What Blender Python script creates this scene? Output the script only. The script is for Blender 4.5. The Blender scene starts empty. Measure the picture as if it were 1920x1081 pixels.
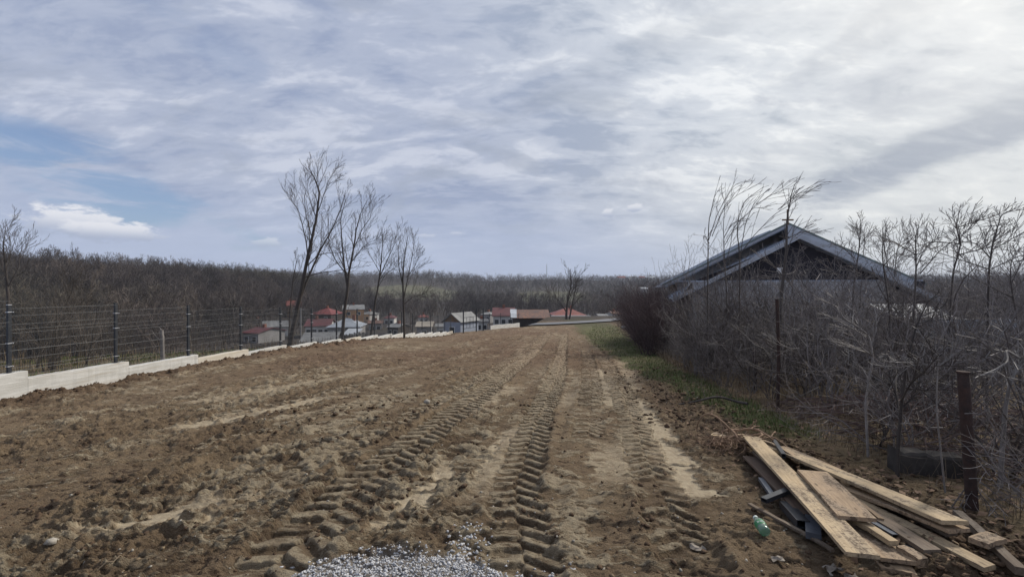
import bpy, math, random
import numpy as np
from mathutils import Vector, Matrix, Euler

# ---------------------------------------------------------------- camera, sky, sun
SC = bpy.context.scene
COL = SC.collection
EYE = 1.65
F = 853.0                      # focal length in photo pixels
cam_data = bpy.data.cameras.new("camera")
cam = bpy.data.objects.new("camera", cam_data)
COL.objects.link(cam)
cam_data.sensor_width = 36.0
cam_data.lens = 36.0 * F / 1920.0
cam_data.clip_start = 0.05
cam_data.clip_end = 9000
cam.location = (0, 0, EYE)
cam.rotation_euler = (math.radians(90), 0, 0)
SC.camera = cam

SUN_AZ = math.radians(58)      # to the right of straight ahead
SUN_EL = math.radians(38)
SUN_DIR = Vector((math.sin(SUN_AZ) * math.cos(SUN_EL), math.cos(SUN_AZ) * math.cos(SUN_EL), math.sin(SUN_EL)))
sd = bpy.data.lights.new("sun", 'SUN')
sd.energy = 3.2
sd.angle = math.radians(5)
sd.color = (1.0, 0.94, 0.84)
sun = bpy.data.objects.new("sun", sd)
COL.objects.link(sun)
sun.rotation_euler = SUN_DIR.to_track_quat('Z', 'Y').to_euler()

SC.view_settings.view_transform = 'Standard'
SC.view_settings.look = 'None'
SC.view_settings.gamma = 1
SC.view_settings.exposure = 0.25
SC.view_settings.use_curve_mapping = False
SC.render.engine = 'CYCLES'
SC.cycles.max_bounces = 5
SC.cycles.diffuse_bounces = 3


class NT:
    """small helper round a node tree"""
    def __init__(self, tree):
        self.t = tree
        tree.nodes.clear()

    def n(self, kind, **kw):
        nd = self.t.nodes.new(kind)
        for k, v in kw.items():
            setattr(nd, k, v)
        return nd

    def put(self, sock, v):
        if isinstance(v, bpy.types.NodeSocket):
            self.t.links.new(v, sock)
        elif isinstance(v, (int, float)):
            if hasattr(sock.default_value, '__len__'):
                sock.default_value = [v] * len(sock.default_value)
            else:
                sock.default_value = v
        else:
            v = tuple(v)
            if len(sock.default_value) == 4 and len(v) == 3:
                v = v + (1,)
            sock.default_value = v

    def m(self, op, a, b=0.0, c=None, clamp=False):
        nd = self.n('ShaderNodeMath', operation=op, use_clamp=clamp)
        self.put(nd.inputs[0], a)
        self.put(nd.inputs[1], b)
        if c is not None:
            self.put(nd.inputs[2], c)
        return nd.outputs[0]

    def v(self, op, a, b=(0, 0, 0), out=0):
        nd = self.n('ShaderNodeVectorMath', operation=op)
        self.put(nd.inputs[0], a)
        if op == 'SCALE':
            self.put(nd.inputs[3], b)
        else:
            self.put(nd.inputs[1], b)
        return nd.outputs[out]

    def mix(self, fac, a, b, blend='MIX'):
        nd = self.n('ShaderNodeMix', data_type='RGBA', blend_type=blend)
        self.put(nd.inputs[0], fac)
        self.put(nd.inputs[6], a)
        self.put(nd.inputs[7], b)
        return nd.outputs[2]

    def noise(self, vec, scale, detail=4, rough=0.5, dist=0.0, out=0):
        nd = self.n('ShaderNodeTexNoise')
        if vec is not None:
            self.put(nd.inputs['Vector'], vec)
        nd.inputs['Scale'].default_value = scale
        nd.inputs['Detail'].default_value = detail
        nd.inputs['Roughness'].default_value = rough
        nd.inputs['Distortion'].default_value = dist
        return nd.outputs[out]

    def ramp(self, x, a, b, lo=0.0, hi=1.0, smooth=True):
        nd = self.n('ShaderNodeMapRange')
        nd.interpolation_type = 'SMOOTHSTEP' if smooth else 'LINEAR'
        nd.clamp = True
        self.put(nd.inputs[0], x)
        nd.inputs[1].default_value = a
        nd.inputs[2].default_value = b
        nd.inputs[3].default_value = lo
        nd.inputs[4].default_value = hi
        return nd.outputs[0]

    def mapping(self, vec, loc=(0, 0, 0), rot=(0, 0, 0), scale=(1, 1, 1)):
        nd = self.n('ShaderNodeMapping')
        self.put(nd.inputs[0], vec)
        nd.inputs[1].default_value = loc
        nd.inputs[2].default_value = rot
        nd.inputs[3].default_value = scale
        return nd.outputs[0]


def px_dir(px, py):
    return Vector(((px - 960) / F, 1.0, (540.5 - py) / F)).normalized()


def build_world():
    w = bpy.data.worlds.new("World")
    SC.world = w
    w.use_nodes = True
    t = NT(w.node_tree)
    out = t.n('ShaderNodeOutputWorld')
    bg = t.n('ShaderNodeBackground')
    bg.inputs[1].default_value = 0.1
    t.t.links.new(bg.outputs[0], out.inputs[0])
    sky = t.n('ShaderNodeTexSky')
    sky.sky_type = 'NISHITA'
    sky.sun_disc = False
    sky.sun_elevation = SUN_EL
    sky.sun_rotation = SUN_AZ
    sky.air_density = 1.0
    sky.dust_density = 0.6
    sky.ozone_density = 1.5
    d = t.n('ShaderNodeTexCoord').outputs['Generated']
    sep = t.n('ShaderNodeSeparateXYZ')
    t.put(sep.inputs[0], d)
    X, Y, Z = sep.outputs
    zc = t.m('MAXIMUM', Z, 0.0)
    den = t.m('ADD', zc, 0.30)
    comb = t.n('ShaderNodeCombineXYZ')
    t.put(comb.inputs[0], t.m('DIVIDE', X, den))
    t.put(comb.inputs[1], t.m('DIVIDE', Y, den))
    uv = comb.outputs[0]
    # layered high cloud, drawn out from the left horizon towards the top right
    st = t.mapping(uv, rot=(0, 0, math.radians(-38)), scale=(0.8, 1.4, 1))
    big = t.noise(st, 1.5, 6, 0.55, 0.5)
    st2 = t.mapping(uv, loc=(3.1, 1.7, 0), rot=(0, 0, math.radians(-30)), scale=(0.75, 1.6, 1))
    mid = t.noise(st2, 4.2, 8, 0.6, 0.5)
    fine = t.noise(t.mapping(uv, loc=(9, 2, 0), rot=(0, 0, math.radians(-45)), scale=(0.8, 1.7, 1)), 13, 6, 0.62, 0.4)
    glow = t.m('MAXIMUM', t.v('DOT_PRODUCT', d, tuple(SUN_DIR), out=1), 0.0)
    g1 = t.ramp(glow, 0.45, 0.99)
    g2 = t.m('POWER', glow, 14.0)
    low = t.ramp(Z, 0.24, 0.0)
    # broken sheet of cloud: thin parts let the blue through, thick heads turn white towards the sun
    v = t.m('ADD', t.m('MULTIPLY', t.m('SUBTRACT', big, 0.5), 1.5), t.m('MULTIPLY', t.m('SUBTRACT', mid, 0.5), 1.8))
    v = t.m('ADD', v, t.m('MULTIPLY', t.m('SUBTRACT', fine, 0.5), 0.75))
    v = t.m('MULTIPLY', v, t.m('SUBTRACT', 1.0, t.m('MULTIPLY', low, 0.72)))
    dens = t.m('ADD', 0.5, v)
    thin = t.mix(g1, (2.75, 3.25, 4.55), (3.7, 4.2, 4.9))
    body = t.mix(g1, (3.65, 4.10, 5.25), (5.9, 6.25, 6.7))
    white = t.mix(g1, (5.0, 5.35, 6.3), (7.9, 8.1, 8.2))
    ccol = t.mix(t.ramp(dens, 0.12, 0.52), thin, body)
    ccol = t.mix(t.ramp(dens, 0.50, 0.85), ccol, white)
    # undersides of the thickest parts stay grey
    ccol = t.mix(t.m('MULTIPLY', t.ramp(t.noise(t.mapping(uv, loc=(5, 8, 0), scale=(1, 1.5, 1)), 2.3, 6, 0.6, 0.4), 0.50, 0.68), 0.60), ccol, (3.0, 3.4, 4.3))
    warm = t.m('MULTIPLY', g1, t.ramp(Z, 0.40, 0.0), clamp=True)
    ccol = t.mix(t.m('MULTIPLY', warm, 0.6), ccol, (7.4, 7.3, 6.4))
    ccol = t.mix(t.m('MULTIPLY', low, t.m('SUBTRACT', 0.7, g1), clamp=True), ccol, (3.9, 4.6, 6.2))

    def blob(px, py, rx, ry, tilt, wob, seed, nscale=6.0):
        """soft irregular patch of sky around a direction; rx, ry in radians"""
        c = px_dir(px, py)
        right = Vector((c.y, -c.x, 0)).normalized()
        up = right.cross(c).normalized()
        if up.z < 0:
            up = -up
        ct, sn = math.cos(tilt), math.sin(tilt)
        a = right * ct + up * sn
        b = up * ct - right * sn
        u_ = t.m('DIVIDE', t.v('DOT_PRODUCT', d, tuple(a), out=1), rx)
        v_ = t.m('DIVIDE', t.v('DOT_PRODUCT', d, tuple(b), out=1), ry)
        r2 = t.m('ADD', t.m('MULTIPLY', u_, u_), t.m('MULTIPLY', v_, v_))
        r = t.m('SQRT', r2)
        nz = t.noise(t.mapping(d, loc=(seed, seed * 2.1, 0), scale=(1, 1, 2.6)), nscale, 6, 0.6, 0.2)
        r = t.m('ADD', r, t.m('MULTIPLY', t.m('SUBTRACT', nz, 0.5), wob * 1.25))
        front = t.ramp(t.v('DOT_PRODUCT', d, tuple(c), out=1), 0.2, 0.5)
        return r, front, v_

    # opening in the cloud on the left: the clear sky shows
    r, fr, _ = blob(110, 322, 0.26, 0.050, math.radians(-15), 2.2, 4.0, 6.5)
    gap = t.m('MULTIPLY', t.ramp(r, 1.15, 0.45), fr)
    r, fr, _ = blob(20, 260, 0.16, 0.040, math.radians(0), 1.2, 7.0, 5.0)
    gap = t.m('MAXIMUM', gap, t.m('MULTIPLY', t.ramp(r, 1.2, 0.4), fr))
    r, fr, _ = blob(430, 90, 0.20, 0.045, math.radians(-30), 2.2, 11.0, 9.0)
    gap = t.m('MAXIMUM', gap, t.m('MULTIPLY', t.m('MULTIPLY', t.ramp(r, 1.0, 0.2), fr), 0.25))
    clear = t.mix(0.45, sky.outputs[0], (1.5, 2.35, 4.5))
    gap = t.m('MULTIPLY', gap, t.ramp(t.noise(t.mapping(d, rot=(0, math.radians(-12), 0), scale=(1, 1, 4.5)), 5.5, 7, 0.62, 0.5), 0.66, 0.42))
    col = t.mix(t.m('MULTIPLY', gap, 0.92), ccol, clear)
    # grey drawn-out cloud on the right
    for (px, py, rx, ry, tilt, seed, amt) in ((1790, 262, 0.20, 0.040, 16, 2.0, 0.95), (1640, 55, 0.18, 0.040, 22, 5.0, 0.5),
                                              (1090, 195, 0.13, 0.035, -8, 8.0, 0.45), (830, 325, 0.09, 0.012, -3, 9.0, 0.22),
                                              (1250, 80, 0.15, 0.035, 8, 6.0, 0.4), (1500, 280, 0.08, 0.02, 0, 3.3, 0.2)):
        r, fr, _ = blob(px, py, rx, ry, math.radians(tilt), 1.7, seed, 6.5)
        k = t.m('MULTIPLY', t.m('MULTIPLY', t.ramp(r, 1.2, 0.45), fr), amt)
        tex = t.noise(t.mapping(uv, loc=(seed, 0, 0), rot=(0, 0, math.radians(-40)), scale=(0.8, 1.7, 1)), 5.5, 8, 0.65, 0.6)
        k = t.m('MULTIPLY', k, t.ramp(tex, 0.30, 0.62, 0.45, 1.0))
        col = t.mix(k, col, (2.75, 3.15, 3.9))
    # a few small heaped clouds low down, lit along the top
    for (px, py, rx, ry, seed, amt) in ((140, 415, 0.058, 0.024, 1.0, 0.95), (215, 434, 0.06, 0.018, 2.5, 0.9), (1140, 399, 0.014, 0.010, 3.0, 0.7),
                                        (1190, 390, 0.018, 0.008, 3.9, 0.7), (505, 455, 0.03, 0.011, 6.0, 0.45),
                                        (800, 443, 0.02, 0.006, 6.4, 0.3), (855, 438, 0.016, 0.005, 6.9, 0.3)):
        r, fr, vv = blob(px, py, rx, ry, 0.0, 1.9, seed, 34.0)
        k = t.m('MULTIPLY', t.m('MULTIPLY', t.ramp(r, 1.15, 0.65), fr), amt)
        cc = t.mix(t.ramp(vv, -0.8, 0.6), (3.3, 3.8, 5.0), (6.9, 7.0, 7.4))
        col = t.mix(k, col, cc)
    col = t.mix(t.m('MULTIPLY', g2, 1.0, clamp=True), col, (9.5, 9.3, 8.7))
    t.put(bg.inputs[0], col)


build_world()

# ---------------------------------------------------------------- helpers
RND = random.Random(7)


def smooth(a, b, x):
    t = np.clip((np.asarray(x, float) - a) / (b - a), 0, 1)
    return t * t * (3 - 2 * t)


def _hash(ix, iy, seed):
    h = (ix.astype(np.int64) * 374761393 + iy.astype(np.int64) * 668265263 + seed * 1442695041) & 0xFFFFFFFF
    h = ((h ^ (h >> 13)) * 1274126177) & 0xFFFFFFFF
    h = (h ^ (h >> 16)) & 0xFFFFFFFF
    return h / 4294967295.0


def vnoise(x, y, seed=0):
    ix, iy = np.floor(x), np.floor(y)
    fx, fy = x - ix, y - iy
    u, v = fx * fx * (3 - 2 * fx), fy * fy * (3 - 2 * fy)
    a, b = _hash(ix, iy, seed), _hash(ix + 1, iy, seed)
    c, d = _hash(ix, iy + 1, seed), _hash(ix + 1, iy + 1, seed)
    return (a + (b - a) * u) * (1 - v) + (c + (d - c) * u) * v     # 0..1


def fbm(x, y, scale, octs=4, gain=0.5, seed=0):
    s, amp, tot, f = 0, 1.0, 0, scale
    for i in range(octs):
        c, sn = math.cos(i * 1.1 + seed), math.sin(i * 1.1 + seed)
        s = s + amp * (vnoise((x * c - y * sn) * f + i * 17.3, (x * sn + y * c) * f + i * 9.1, seed + i) - 0.5)
        tot += amp
        amp *= gain
        f *= 2.03
    return s / tot * 2                                                # about -1..1


def mesh_obj(name, verts, faces, mat=None, parent=None, smooth_shade=False):
    me = bpy.data.meshes.new(name)
    verts = np.asarray(verts, np.float32).reshape(-1, 3)
    if isinstance(faces, np.ndarray):
        n, k = faces.shape
        me.vertices.add(len(verts))
        me.vertices.foreach_set('co', verts.ravel())
        me.loops.add(n * k)
        me.loops.foreach_set('vertex_index', faces.astype(np.int32).ravel())
        me.polygons.add(n)
        me.polygons.foreach_set('loop_start', np.arange(0, n * k, k, dtype=np.int32))
        me.polygons.foreach_set('loop_total', np.full(n, k, np.int32))
        me.update(calc_edges=True)
    else:
        me.from_pydata([tuple(map(float, v)) for v in verts], [], faces)
    if smooth_shade:
        me.polygons.foreach_set('use_smooth', [True] * len(me.polygons))
    if mat:
        me.materials.append(mat)
    o = bpy.data.objects.new(name, me)
    COL.objects.link(o)
    if parent:
        o.parent = parent
    return o


def tag(o, label=None, cat=None, group=None, kind=None):
    if label: o['label'] = label
    if cat: o['category'] = cat
    if group: o['group'] = group
    if kind: o['kind'] = kind
    return o


def empty(name, loc=(0, 0, 0), rz=0.0):
    o = bpy.data.objects.new(name, None)
    COL.objects.link(o)
    o.location = loc
    o.rotation_euler = (0, 0, rz)
    o.empty_display_size = 0.2
    return o


def copy_tree(o, parent=None):
    c = o.copy()
    COL.objects.link(c)
    if parent: c.parent = parent
    for ch in list(o.children):
        copy_tree(ch, c)
    return c


class Geo:
    """collects simple solids into one mesh"""
    def __init__(self):
        self.v, self.f = [], []

    def add(self, vs, fs):
        b = len(self.v)
        self.v += [tuple(p) for p in vs]
        self.f += [tuple(i + b for i in f) for f in fs]
        return self

    def box(self, lo, hi, M=None):
        x0, y0, z0 = lo
        x1, y1, z1 = hi
        vs = [Vector(p) for p in ((x0, y0, z0), (x1, y0, z0), (x1, y1, z0), (x0, y1, z0), (x0, y0, z1), (x1, y0, z1), (x1, y1, z1), (x0, y1, z1))]
        if M: vs = [M @ p for p in vs]
        return self.add(vs, [(3, 2, 1, 0), (4, 5, 6, 7), (0, 1, 5, 4), (1, 2, 6, 5), (2, 3, 7, 6), (3, 0, 4, 7)])

    def slab(self, quad, th):
        """four corners (counter-clockwise from above) given thickness downwards"""
        q = [Vector(p) for p in quad]
        nrm = (q[1] - q[0]).cross(q[3] - q[0]).normalized()
        if nrm.z < 0: nrm = -nrm
        lo = [p - nrm * th for p in q]
        return self.add(q + lo, [(0, 1, 2, 3), (7, 6, 5, 4), (0, 4, 5, 1), (1, 5, 6, 2), (2, 6, 7, 3), (3, 7, 4, 0)])

    def prism(self, poly, vec):
        """flat polygon swept along a vector"""
        n = len(poly)
        a = [Vector(p) for p in poly]
        b = [p + Vector(vec) for p in a]
        fs = [tuple(range(n - 1, -1, -1)), tuple(range(n, 2 * n))]
        fs += [(i, (i + 1) % n, n + (i + 1) % n, n + i) for i in range(n)]
        return self.add(a + b, fs)

    def tube(self, pts, rad, k=6, cap=True):
        pts = [Vector(p) for p in pts]
        n = len(pts)
        if not hasattr(rad, '__len__'): rad = [rad] * n
        base = len(self.v)
        ref = Vector((0.31, 0.87, 0.39))
        for i, p in enumerate(pts):
            d = (pts[min(i + 1, n - 1)] - pts[max(i - 1, 0)])
            if d.length < 1e-9: d = Vector((0, 0, 1))
            d.normalize()
            a = d.cross(ref)
            if a.length < 0.1: a = d.cross(Vector((1, 0, 0)))
            a.normalize()
            b = d.cross(a)
            for j in range(k):
                t = 2 * math.pi * j / k
                q = p + (a * math.cos(t) + b * math.sin(t)) * rad[i]
                self.v.append((q.x, q.y, q.z))
        for i in range(n - 1):
            for j in range(k):
                j2 = (j + 1) % k
                self.f.append((base + i * k + j, base + i * k + j2, base + (i + 1) * k + j2, base + (i + 1) * k + j))
        if cap:
            self.f.append(tuple(base + j for j in range(k - 1, -1, -1)))
            self.f.append(tuple(base + (n - 1) * k + j for j in range(k)))
        return self

    def lathe(self, prof, k=16, M=None):
        base = len(self.v)
        for (r, z) in prof:
            for j in range(k):
                t = 2 * math.pi * j / k
                p = Vector((r * math.cos(t), r * math.sin(t), z))
                if M: p = M @ p
                self.v.append(tuple(p))
        n = len(prof)
        for i in range(n - 1):
            for j in range(k):
                j2 = (j + 1) % k
                self.f.append((base + i * k + j, base + i * k + j2, base + (i + 1) * k + j2, base + (i + 1) * k + j))
        self.f.append(tuple(base + j for j in range(k - 1, -1, -1)))
        self.f.append(tuple(base + (n - 1) * k + j for j in range(k)))
        return self

    def build(self, name, mat, parent=None, sm=False):
        return mesh_obj(name, self.v, self.f, mat, parent, sm)


# ---------------------------------------------------------------- the lie of the land
def fence_x(y):
    y = np.asarray(y, float)
    return -11.5 + 0.123 * (y - 10.4)


def land(x, y):
    """large forms only, in metres; 0 is the ground below the camera"""
    x = np.asarray(x, float)
    y = np.asarray(y, float)
    pl = -0.055 * np.clip(y, -3, 56) - 0.008 * np.clip(y - 56, 0, 40)
    pl = pl - 0.4 * smooth(1, 11.5, -x) * smooth(21, 8, y)
    pl = pl - 0.62 * smooth(1.5, -7.5, x) * smooth(26, 46, y)
    left_out = fence_x(y) - x
    pl = pl - 0.25 * smooth(0.2, 2.0, left_out)
    pl = pl - 0.25 * smooth(5.0, 8.0, x - 0.11 * np.clip(y, 0, 60)) * smooth(14, 5, y)
    edge_far = 53 + 28 * smooth(1, 8, x)
    dN = y - edge_far
    dL = (left_out - np.interp(y, [14, 26], [10, 0.8])) * smooth(14, 26, y)
    D = np.maximum(smooth(0, 48, dN), smooth(0, 42, dL))
    leftness = smooth(-45, -110, x)
    val = -10.3 + 3.5 * leftness + fbm(x, y, 1 / 70.0, 3, 0.5, 3) * 1.2
    h = pl * (1 - D) + val * D
    hill = 9.0 * smooth(-58, -125, x) * smooth(48, 105, y) * (1 - 0.6 * smooth(170, 330, y))
    h = h + hill
    r = np.sqrt(x * x + y * y)
    far = smooth(290, 980, y + 0.15 * np.abs(x))
    ridge = 26.5 + 3.5 * np.sin(x / 140.0 + 1.0) + fbm(x, y, 1 / 160.0, 4, 0.55, 5) * 8.0 + 3 * smooth(-100, -500, x)
    h = h + far * ridge
    mid = 5.0 * smooth(330, 470, y) * smooth(640, 520, y) * smooth(-260, -60, x)
    return h + mid


def lz(x, y):
    return float(land(np.array([x]), np.array([y]))[0])


def at(px, py, Y):
    """world point seen at a photo pixel at distance Y"""
    return Vector(((px - 960) / F * Y, Y, EYE + (540.5 - py) / F * Y))


def on_ground(px, py, h=0.0):
    y = (EYE - h) / ((py - 540.5) / F - 0.055)
    return Vector(((px - 960) / F * y, y, -0.055 * y + h))


def hedge_x(y):
    return np.interp(y, [0, 3, 6, 10, 15, 22, 30, 40, 56], [3.9, 4.05, 4.1, 4.6, 5.3, 6.5, 8.2, 10.2, 13.5])


def clearing(x, y):
    """pale meadows between the far woods"""
    e = np.minimum(((x + 88) / 46) ** 2 + ((y - 405) / 62) ** 2, ((x - 37) / 34) ** 2 + ((y - 395) / 55) ** 2)
    return smooth(1.25, 0.8, e)


# wheel tracks: points (x, y) of the centre line, half width, strength, lug pitch
TRACKS = [
    ([(0.10, 0), (0.07, 3.0), (0.02, 4.4), (0.16, 5.35), (0.43, 7.3), (1.24, 12.4), (3.0, 26.5), (6, 50)], 0.235, 1.0, 0.20),
    ([(-1.9, 0), (-1.62, 2.6), (-1.50, 3.6), (-1.46, 4.5), (-1.2, 6.04), (-0.65, 9.2), (0.9, 19.3), (3.5, 42)], 0.285, 1.15, 0.205),
    ([(0.9, 0), (1.20, 3.2), (1.36, 4.1), (1.55, 5.35), (2.25, 9.2), (3.1, 15.0), (4.8, 28), (7, 46)], 0.22, 0.7, 0.20),
    ([(-0.30, 2.2), (-0.38, 2.9), (-0.30, 3.6), (0.15, 6.5), (0.75, 10), (2.0, 18), (4.5, 40)], 0.2, 0.45, 0.2),
    ([(-2.3, 4.5), (-1.9, 6.2), (-1.3, 9), (-0.2, 15), (2.2, 34)], 0.22, 0.7, 0.21),
    ([(-6.5, 5.0), (-4.9, 8.0), (-3.6, 11), (-1.8, 18), (0.5, 34)], 0.22, 0.65, 0.21),
    ([(-5.0, 4.4), (-3.8, 6.2), (-2.6, 9), (-0.9, 16), (1.2, 34)], 0.22, 0.65, 0.21),
    ([(1.0, 6.0), (1.75, 10), (2.7, 16), (4.2, 27)], 0.22, 0.65, 0.2),
]
# smeared, dry patches: spine points, half width
SMEARS = [
    ([(-1.08, 3.45), (-0.90, 3.9), (-0.80, 4.4), (-0.70, 5.0)], 0.13, 1.0),
    ([(-0.28, 4.0), (-0.22, 4.8), (-0.05, 5.7), (0.12, 6.6)], 0.15, 0.9),
    ([(1.62, 4.05), (1.72, 4.7), (1.88, 5.7), (2.10, 7.0), (2.35, 8.8)], 0.20, 1.0),
    ([(1.0, 4.4), (1.12, 5.0), (1.3, 5.8)], 0.22, 0.6),
    ([(-3.05, 3.50), (-2.75, 3.78), (-2.40, 4.15)], 0.21, 1.0),
    ([(-5.3, 7.0), (-4.4, 8.2), (-3.7, 9.4)], 0.28, 0.95),
    ([(-3.9, 7.2), (-3.0, 8.3), (-2.2, 9.8)], 0.16, 0.6),
    ([(1.75, 8.0), (2.2, 10.5), (2.65, 13.5)], 0.22, 0.8),
    ([(-0.9, 7.0), (-0.5, 8.4), (0.1, 10.3)], 0.2, 0.6),
    ([(0.95, 8.0), (1.3, 9.6)], 0.16, 0.5),
    ([(-6.6, 9.4), (-5.2, 11.5), (-3.9, 14)], 0.3, 0.55),
    ([(2.5, 9.5), (3.1, 12.0), (3.9, 16)], 0.22, 0.75),
]


def seg_field(x, y, pts):
    """signed side distance and run-length along a polyline (monotone in y)"""
    py_ = np.array([p[1] for p in pts])
    px_ = np.array([p[0] for p in pts])
    cx = np.interp(y, py_, px_)
    dxdy = np.interp(y, (py_[1:] + py_[:-1]) / 2, np.diff(px_) / np.diff(py_))
    c = 1 / np.sqrt(1 + dxdy ** 2)
    inside = smooth(py_[0] - 0.15, py_[0] + 0.2, y) * smooth(py_[-1] + 0.4, py_[-1] - 0.4, y)
    if py_[0] <= 0.1: inside = smooth(py_[-1] + 4, py_[-1] - 4, y)
    return (x - cx) * c, y / c, inside


def gravel_mask(x, y):
    n = fbm(x, y, 3.2, 5, 0.7, 21)
    e = np.interp(x, [-2.6, -1.9, -1.5, -1.25, -0.9, -0.4, -0.1, 0.15, 0.9], [0.6, 1.9, 2.70, 2.96, 3.14, 3.14, 2.92, 2.5, 0.6])
    return smooth(0.10, -0.10, y - e + 0.05 - n * 0.22)


def detail(x, y, full=False):
    """relief of the churned soil and the masks that colour it"""
    hx = hedge_x(y)
    lx = fence_x(y)
    field = smooth(-0.1, 0.35, x - lx) * smooth(0.35, -0.5, x - hx + 0.35 + 0.25 * fbm(x, y, 0.9, 2, 0.5, 31))
    field = field * smooth(58, 52, y)
    damp_shade0 = 0
    wx = x + 0.12 * fbm(x, y, 2.0, 2, 0.5, 41)
    wy = y + 0.12 * fbm(x, y, 2.0, 2, 0.5, 42)
    rough = 0.40 + 0.75 * smooth(-0.30, 0.40, fbm(x, y * 0.5, 0.55, 3, 0.5, 8))
    # side zones (beside the wall, beside the hedge) are looser
    loose = np.maximum(smooth(1.2, 0.2, x - lx), smooth(-2.3, -1.2, x - hx) * smooth(24, 9, y))
    rough = np.maximum(rough, loose)
    l1 = fbm(wx, wy, 2.2, 2, 0.5, 51)
    l2 = fbm(wx * 1.0, wy * 1.15, 7.0, 3, 0.55, 52)
    l3 = np.abs(fbm(x, y, 17.0, 3, 0.6, 53))
    h = 0.030 * l1 + rough * (0.036 * l2 + 0.044 * (l3 - 0.25))
    f1 = fbm(wx * 0.75, wy * 1.5, 4.2, 3, 0.6, 54)
    f2 = fbm(wx * 0.8, wy * 1.5, 10.0, 3, 0.6, 55)
    flake = smooth(-0.06, 0.05, f1) * (0.6 + 0.4 * l2) + 0.6 * smooth(-0.05, 0.05, f2) * smooth(-0.5, 0.2, f1)
    l4 = fbm(x, y, 30.0, 2, 0.6, 56)
    h = h + rough * (0.040 * flake + 0.018 * l4)
    # long furrows left by the blade, running with the tracks
    q = x - 0.13 * y
    fur = fbm(q * 1.0, y * 0.10, 2.4, 3, 0.6, 61)
    h = h + 0.035 * fur * field
    band = smooth(-0.5, 0.45, fbm(q, y * 0.22, 1.3, 4, 0.6, 71))
    dry = band * (0.18 + 0.62 * smooth(0.15, 0.9, flake))
    flat = np.zeros_like(x)
    n_edge = fbm(x, y * 0.6, 5.5, 3, 0.6, 81)
    n_fine = fbm(x * 0.5, y, 13.0, 2, 0.6, 82)
    for pts, hw, k in SMEARS:
        d, s, ins = seg_field(x, y, pts)
        w = smooth(hw * 1.35, hw * 0.7, np.abs(d) + hw * 0.80 * n_edge + hw * 0.95 * n_fine) * ins * k * (1 - 0.6 * smooth(0.25, 0.5, fbm(x * 0.7, y * 1.6, 3.2, 3, 0.6, 83)))
        flat = np.maximum(flat, w)
    lug = np.zeros_like(x)
    phase = np.zeros_like(x)
    pmask = np.zeros_like(x)
    tr = np.zeros_like(x)
    for i, (pts, hw, k, pitch) in enumerate(TRACKS):
        d, s, ins = seg_field(x, y, pts)
        d = d + 0.02 * fbm(x, y, 1.5, 2, 0.5, 90 + i)
        win = smooth(hw * 1.08, hw * 0.90, np.abs(d) + 0.05 * l2 + 0.04 * f2) * ins
        if not np.any(win > 0): continue
        patch = smooth(-0.55, 0.25, fbm(x, y, 0.8, 2, 0.5, 95 + i) + (k - 0.45) * 1.3)
        a = np.where(d > 0, 0.55, 0.16)
        ph = (s + np.abs(d) * a * 1.4 + np.where(d > 0, 0.5 * pitch, 0.0) + 0.060 * fbm(x, y, 2.6, 2, 0.5, 99) + 0.02 * l2) / pitch
        fr = ph - np.floor(ph)
        crisp = 0.5 + 0.5 * vnoise(x * 3.1, y * 3.1, 77)
        bar = smooth(0.0, 0.10, fr) * smooth(0.92, 0.30, fr) * (0.65 + 0.35 * crisp) + 0.22 * (f2 + 0.5 * l2)
        bar = np.clip(bar, 0, 1.2)
        bar = bar * (1 - 0.2 * smooth(0.10, 0.0, np.abs(d) / hw))
        fade = smooth(46, 18, y)
        pw = win * patch * np.minimum(k * 1.25, 1) * smooth(50, 34, y)
        phase = np.where(pw > pmask, ph, phase)
        pmask = np.maximum(pmask, pw)
        w = np.minimum(win * patch * k, 1.0) * fade
        lid = np.floor(ph)
        hsh = _hash(lid, (d > 0).astype(float), 7 + i)
        lo_ = 0.7 if i < 2 else 0.35
        bar = bar * (lo_ + (1 - lo_) * smooth(0.08, 0.55, hsh))
        ridge = (0.050 * bar - 0.030)
        shoulder = smooth(hw * 1.0, hw * 1.15, np.abs(d)) * smooth(hw * 1.75, hw * 1.2, np.abs(d)) * ins * k * fade
        h = h * (1 - (0.80 if i < 2 else 0.62) * w) + w * ridge + shoulder * 0.022 * (1 + l1)
        lug = np.maximum(lug, w * bar)
        tr = np.maximum(tr, w)
        flat = flat * (1 - 0.8 * w)
    h = h * (1 - 0.85 * flat) - 0.006 * flat
    # thrown-up clods against the wall, a low ridge of loose soil along the hedge
    nb = fbm(x, y, 1.6, 3, 0.6, 111)
    h = h + smooth(1.0, 0.15, x - lx) * field * (0.10 + 0.13 * nb + 0.05 * l2) * smooth(42, 22, y)
    side = x - hx
    h = h + smooth(-1.7, -1.2, side) * smooth(-0.5, -0.9, side) * (0.05 + 0.09 * nb) * smooth(26, 14, y) * smooth(6.3, 8.0, y)
    gm = gravel_mask(x, y)
    h = h * (1 - 0.6 * gm) + 0.012 * gm
    h = np.where(field > 0.001, h * (0.25 + 0.75 * field), h * 0.25)
    h = h * smooth(90, 50, y)
    # grass: strip beside the hedge and everything off the field
    gstrip = smooth(1.15, 0.7, np.abs(side + np.interp(y, [5, 8, 12, 20, 32, 50], [0.3, 0.55, 0.75, 1.1, 1.9, 2.8])) /
                    np.interp(y, [5, 8, 12, 20, 32, 50], [0.5, 0.6, 0.75, 1.1, 1.8, 2.8]) + 0.45 * fbm(x, y, 1.5, 3, 0.6, 121))
    gstrip = gstrip * smooth(5.4, 6.6, y)
    grass = np.maximum(gstrip * 0.95, 0)
    off = 1 - field
    grass = np.maximum(grass, off * (0.4 + 0.25 * fbm(x, y, 0.6, 3, 0.5, 131)) * np.where(x < lx, 1.0, 0.5))
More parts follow.
